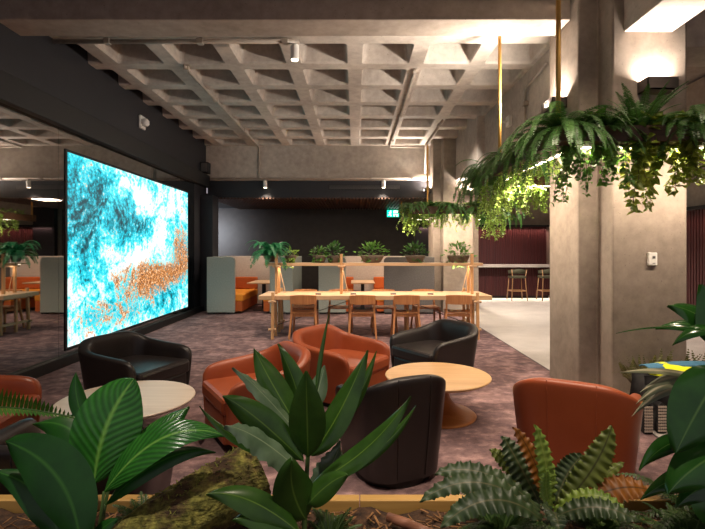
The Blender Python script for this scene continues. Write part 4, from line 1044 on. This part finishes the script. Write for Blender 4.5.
# glossy rubber plant, right
c4 = P(760, 520, 1.75); c4.z = ZS
def pet4(p, Z, f=.3): return ([c4 + Vector((0, 0, f)), P(p[0], p[1], Z)], .006)
big_plant('rubber_plant', 'glossy dark leaved plant at the right edge of the planter', 'plant', tuple(c4), [
    ('leaf_rubber', [lf((722, 370), (676, 453), 54, 1.60, 1.56, (-3, 2), (-.25, -1, .35), prof='ovate', nl=30, nw=10, cup=.08),
                     lf((740, 446), (668, 494), 46, 1.58, 1.54, (-4, -6), (0, -.8, .7), prof='ovate', nl=28, nw=10),
                     lf((735, 345), (668, 305), 30, 1.75, 1.8, (0, -8), (0, -.8, .5), nl=24, nw=8),
                     lf((720, 345), (703, 284), 40, 1.72, 1.74, (4, 0), (.1, -1, .2), prof='ovate', nl=24, nw=8),
                     lf((735, 342), (655, 328), 22, 1.8, 1.9, (0, -10), (0, -.6, .8), nl=24, nw=8),
                     lf((730, 336), (616, 333), 6, 1.66, 1.6, (0, -8), (0, -.25, 1), nl=24, nw=6),
                     lf((722, 330), (672, 345), 16, 1.7, 1.72, (0, -8), (0, -.6, .9), nl=20, nw=8),
                     lf((690, 440), (640, 471), 19, 1.7, 1.68, (-2, -8), (.3, -.8, .5), nl=22, nw=8),
                     lf((725, 480), (676, 508), 26, 1.62, 1.56, (0, -6), (0, -.8, .6), nl=22, nw=8),
                     lf((712, 472), (640, 500), 20, 1.72, 1.74, (0, -8), (0, -.7, .8), nl=22, nw=8),
                     lf((735, 520), (690, 470), 50, 1.8, 1.86, (0, 0), (0, -1, .3), prof='ovate', nl=22, nw=8)])],
    [([c4, c4 + Vector((0, .02, .45)), P(735, 340, 1.74)], .012), pet4((716, 372), 1.6, .4), pet4((740, 446), 1.58, .25), pet4((690, 440), 1.7, .25)])
c5 = P(725, 470, 2.0); c5.z = ZS
big_plant('striped_leaf_plant', 'pale striped long leaved plant under the glossy plant at the right edge', 'plant', tuple(c5), [
    ('leaf_striped', [lf((715, 382), (620, 372), 11, 1.98, 1.9, (0, -6), (0, -.5, .9), nl=22, nw=6), lf((712, 380), (640, 392), 14, 1.98, 1.92, (0, -10), (0, -.6, .9), nl=22, nw=6),
                      lf((712, 386), (636, 404), 13, 1.98, 1.9, (0, -14), (0, -.7, .8), nl=22, nw=6), lf((712, 392), (632, 416), 12, 1.98, 1.92, (0, -16), (0, -.7, .8), nl=22, nw=6),
                      lf((714, 388), (652, 400), 12, 2.0, 2.0, (0, -12), (0, -.7, .8), nl=22, nw=6)])],
    [([c5, c5 + Vector((0, 0, .15)), P(714, 384, 1.98)], .008)])
# fine shrub beside the column
t = thing('heath_shrub', 'fine leaved olive shrub in front of the near column base', 'shrub', (2.98, 4.45, 0)); rnd = random.Random(77); m = MB(); st = MB()
for i in range(90):
    a = rnd.uniform(0, 6.28); e = rnd.uniform(.5, 2.2); b = Vector((rnd.uniform(-.4, .4), rnd.uniform(-.1, .05), .1))
    frond(m, b + Vector((0, 0, .22)), (math.cos(a) * .8, math.sin(a) * .4 - .1, e), rnd.uniform(.16, .3), 2.5, .022, 12, rnd)
    st.tube([(b.x * .3, 0, 0), b + Vector((0, 0, .25))], .004, 4)
m.build('foliage', mat_leaf('olive_fine_leaf', (72, 74, 34), (110, 108, 56), (90, 90, 40), .6, trans=.2), t); st.build('stem', M['vine'], t)
# left fern frond and ground ferns
c = P(-60, 470, 1.85); c.z = ZS
t = thing('sword_fern', 'single sword fern frond reaching in at the left edge', 'fern', tuple(c)); rnd = random.Random(8)
m = MB(); st = MB(); b0 = P(-70, 412, 1.8) - c; tp = P(76, 418, 1.84) - c; n = 34; pts = []
for i in range(n + 1):
    u = i / n; p = b0.lerp(tp, u) + Vector((0, 0, .03 * math.sin(math.pi * u))); pts.append(p)
    L = .135 * (1 - u) ** .8 + .008; d = (tp - b0).normalized()
    for s in (-1, 1):
        e = p + Vector((.35 * L, -.25 * L * s, L * (.95 if s > 0 else -.12))) if s > 0 else p + Vector((.5 * L, -.5 * L, -.25 * L))
        mid = (p + e) / 2; w = .0085 if u < .85 else .005
        m.add([p - d * w * .7, mid - d * w * .9, e, mid + d * w * .9, p + d * w * .7], [(0, 1, 3, 4), (1, 2, 3)], [(.5, 0), (0, .5), (.5, 1), (1, .5), (.5, 0)])
m.build('foliage', mat_leaf('sword_fern_leaf', (46, 92, 26), (84, 130, 42), (100, 140, 50), .42, trans=.25), t); st.tube([Vector((0, 0, 0)), b0 * .6] + pts, .004, 5); st.build('stem', M['stem'], t)
for i, (px, py, Z, L, n, lb, mk) in enumerate(((143, 492, 1.98, .16, 14, 'tiny fern growing in the soil behind the mossy log, near the ribbed plant', 'fern_small'), (500, 520, 1.93, .26, 20, 'dark small fern at the left foot of the crinkled nest fern', 'fern_small'),
        (600, 522, 1.96, .22, 18, 'dark small fern at the right foot of the crinkled nest fern', 'fern_small'), (330, 528, 1.9, .12, 14, 'little fern at the foot of the tall pointed leaf plant', 'fern_small'),
        (690, 525, 1.85, .2, 16, 'small fern under the glossy plant in the right planter corner', 'fern_small'), (705, 470, 1.98, .42, 10, 'taller fern behind the glossy plant at the right edge', 'fern_small'))):
    q = P(px, py, Z); q.z = ZS + .01
    fern('ground_fern', lb, tuple(q), n, L, .03 if L < .4 else .045, 5.0, 60 + i, mk, 1.3, nseg=16, group='ground ferns in the planter')
# mossy log
a, b = P(120, 556, 1.72), P(258, 470, 2.0); ax = (b - a); L = ax.length; ax.normalize()
t = thing('mossy_log', 'mossy log lying on the planter soil between the ribbed and the pointed plant', 'log', tuple(a))
sx = ax.cross(Vector((0, 0, 1))).normalized(); sy = sx.cross(ax); n1, n2 = 60, 48; vs = []
for i in range(n1 + 1):
    u = i / n1; c = ax * (L * u)
    for k in range(n2):
        th = 2 * math.pi * k / n2; q = c + sx * math.cos(th) + sy * math.sin(th)
        r = .125 * (1 + .16 * noise.noise((q.x * 4, q.y * 4, q.z * 4)) + .10 * noise.noise((th * 5 + 9, u * 3, 2)) + .05 * noise.noise((th * 14, u * 16, 5)))
        r *= min(1, .8 + .8 * u) * (1 if u < .95 else .96)
        vs.append(c + (sx * math.cos(th) + sy * math.sin(th)) * r)
fs = [(i * n2 + k, i * n2 + (k + 1) % n2, (i + 1) * n2 + (k + 1) % n2, (i + 1) * n2 + k) for i in range(n1) for k in range(n2)] + [tuple(range(n2 - 1, -1, -1)), tuple(n1 * n2 + k for k in range(n2))]
m = MB(); m.add(vs, fs); m.build('trunk', M['moss'], t, smooth=True)
m = MB(); rnd = random.Random(3)
for i in range(260):
    u = rnd.uniform(.3, 1.0); th = rnd.uniform(.2, 2.9); c = ax * (L * u) + (sx * math.cos(th) + sy * math.sin(th)) * .122
    d = Vector((rnd.uniform(-1, 1), rnd.uniform(-1, 1), rnd.uniform(-.2, 1))) * .016; m.bar(c, c + d, .004, .002)
mo = m.build('moss', mat_noise('moss_tufts', (70, 74, 24), (132, 130, 54), 20, .9), t); mo['kind'] = 'stuff'
q = P(252, 442, 1.97)
t = thing('dried_leaf', 'curled brown dried leaf lying on top of the mossy log end', 'leaf', tuple(q)); m = MB()
m.leaf((-.06, 0, -.01), (.06, .01, .0), .05, (0, 0, .02), (0, -.4, 1), 20, 6, .3, 'ovate', .2, 3); m.leaf((-.02, .0, .0), (.05, -.03, .02), .05, (0, 0, .03), (.3, -.4, 1), 20, 6, -.3, 'ovate', .25, 3, seed=4)
m.build('blade', mat_noise('dried_leaf', (88, 56, 32), (150, 104, 66), 18, .7), t, smooth=True)
t = thing('bark_stick', 'smooth pinkish brown stick lying in the mulch by the planter board', 'stick', tuple(P(388, 517, 2.02))); m = MB()
e = P(440, 538, 1.88) - P(388, 517, 2.02); m.tube([Vector((0, 0, 0)), e * .33 + Vector((0, 0, .004)), e * .66, e], [.019, .021, .022, .021], 12); m.build('wood', mat_wood('bare_stick', (128, 84, 64), (160, 112, 88), 0), t, smooth=True)

# ------------------------------------------------------------------ kneeling person by the column
def skin_body(name, verts, edges, rad, mat, parent, sub=2, root=0):
    me = bpy.data.meshes.new(name); me.from_pydata([tuple(v) for v in verts], edges, []); me.update()
    o = bpy.data.objects.new(name, me); COL.objects.link(o); o.parent = parent
    me.materials.append(mat)
    sk = o.modifiers.new('skin', 'SKIN'); sk.use_smooth_shade = True
    lay = me.skin_vertices if len(me.skin_vertices) else None
    if lay is None:
        bpy.context.view_layer.objects.active = o
        bm = bmesh.new(); bm.from_mesh(me); bm.verts.layers.skin.verify(); bm.to_mesh(me); bm.free()
    for i, r in enumerate(rad):
        me.skin_vertices[0].data[i].radius = (r, r) if not isinstance(r, tuple) else r
    me.skin_vertices[0].data[root].use_root = True
    s = o.modifiers.new('sub', 'SUBSURF'); s.levels = sub; s.render_levels = sub
    return o
M['skin'] = mat_noise('skin', (186, 132, 104), (204, 150, 122), 8, .5)
M['trousers'] = mat_noise('black_trousers', (18, 17, 18), (30, 28, 29), 20, .9)
M['hivis'] = mat_noise('yellow_hi_vis', (214, 220, 0), (232, 236, 20), 20, .8)
M['blue_shirt'] = mat_noise('blue_shirt_panel', (58, 108, 138), (74, 124, 152), 20, .85)
M['sole'] = mat_noise('grey_shoe_sole', (168, 154, 142), (196, 182, 168), 30, .8)
t = thing('person', 'kneeling person by the column in black trousers and a blue and yellow top', 'person', (2.62, 4.02, 0))
# pelvis 0, spine, chest, neck, head; legs; arms  (local: body heads +X)
V = [(0.02, .12, .34), (.18, .12, .40), (.36, .12, .42), (.50, .12, .43), (.58, .12, .44), (.70, .12, .42),
     (.02, .04, .32), (.22, .02, .13), (.24, .02, .07), (0, .03, .08), (-.10, .03, .09),
     (.02, .22, .32), (.24, .24, .13), (.26, .24, .07), (.02, .2, .07), (-.12, .19, .08),
     (.44, -.06, .40), (.50, -.12, .22), (.62, -.10, .05), (.44, .30, .40), (.50, .36, .22), (.62, .34, .05)]
E = [(0, 1), (1, 2), (2, 3), (3, 4), (4, 5), (0, 6), (6, 7), (7, 8), (8, 9), (9, 10), (0, 11), (11, 12), (12, 13), (13, 14), (14, 15), (2, 16), (16, 17), (17, 18), (2, 19), (19, 20), (20, 21)]
rd = [.13, .125, .135, .07, .055, .095, .10, .075, .06, .055, .045, .10, .075, .06, .055, .045, .06, .05, .035, .06, .05, .035]
body = skin_body('body', V, E, rd, M['skin'], t)
# clothes: top and trousers as slightly wider skins
top = skin_body('shirt', [(-.02, .12, .385), (.18, .12, .41), V[2], V[3], V[16], V[17], V[19], V[20]], [(0, 1), (1, 2), (2, 3), (2, 4), (4, 5), (2, 6), (6, 7)], [.185, .165, .158, .085, .075, .062, .075, .062], M['hivis'], t)
m = MB(); vs = []; 
for i, x in enumerate((-.06, .08, .22, .36, .48)):
    for k in range(9):
        a = R(58 + 64 * k / 8); vs.append((x, .12 + .155 * math.cos(a), .385 + .03 * min(1, max(0, x + .06) / .3) + .150 * math.sin(a)))
m.add(vs, [(i * 9 + k, (i + 1) * 9 + k, (i + 1) * 9 + k + 1, i * 9 + k + 1) for i in range(4) for k in range(8)])
bp = m.build('back_panel', M['blue_shirt'], t, smooth=True); sm = bp.modifiers.new('solid', 'SOLIDIFY'); sm.thickness = .012; sm.offset = 1
tro = skin_body('trousers', [(.03, .12, .30)] + V[6:11] + V[11:16], [(0, 1), (1, 2), (2, 3), (3, 4), (4, 5), (0, 6), (6, 7), (7, 8), (8, 9), (9, 10)], [.13, .112, .09, .078, .072, .062, .112, .09, .078, .072, .062], M['trousers'], t)
for (x, y) in ((-.155, -.075), (-.03, -.06)):
    sh = MB(); prof = []
    # shoe standing on its toe: sole faces the camera side
    out = [(-.035, 0), (-.045, .06), (-.042, .12), (-.033, .18), (-.036, .23), (0, .26), (.036, .23), (.035, .18), (.045, .12), (.047, .06), (.035, 0), (0, -.008)]
    n = len(out)
    def ringy(yv, k): return [(x + a * k, yv, .005 + b) for a, b in out]
    sh.add(ringy(y + .0, 1) + ringy(y + .09, .85), [tuple(range(n)), tuple(range(2 * n - 1, n - 1, -1))] + [((i + 1) % n, i, n + i, n + (i + 1) % n) for i in range(n)])
    so_ = sh.build('shoe', M['trousers'], t, smooth=False, bevel=.01)
    sl = MB(); sl.add(ringy(y - .014, 1.04) + ringy(y, 1.06), [tuple(range(n)), tuple(range(2 * n - 1, n - 1, -1))] + [((i + 1) % n, i, n + i, n + (i + 1) % n) for i in range(n)])
    td = MB()
    for jz in range(9):
        for ix in range(4):
            td.box(x - .034 + ix * .018, x - .021 + ix * .018, y - .022, y - .0145, .02 + jz * .025, .036 + jz * .025)
    sl.build('shoe_sole', M['trousers'], so_); td.build('sole_tread', M['sole'], so_)
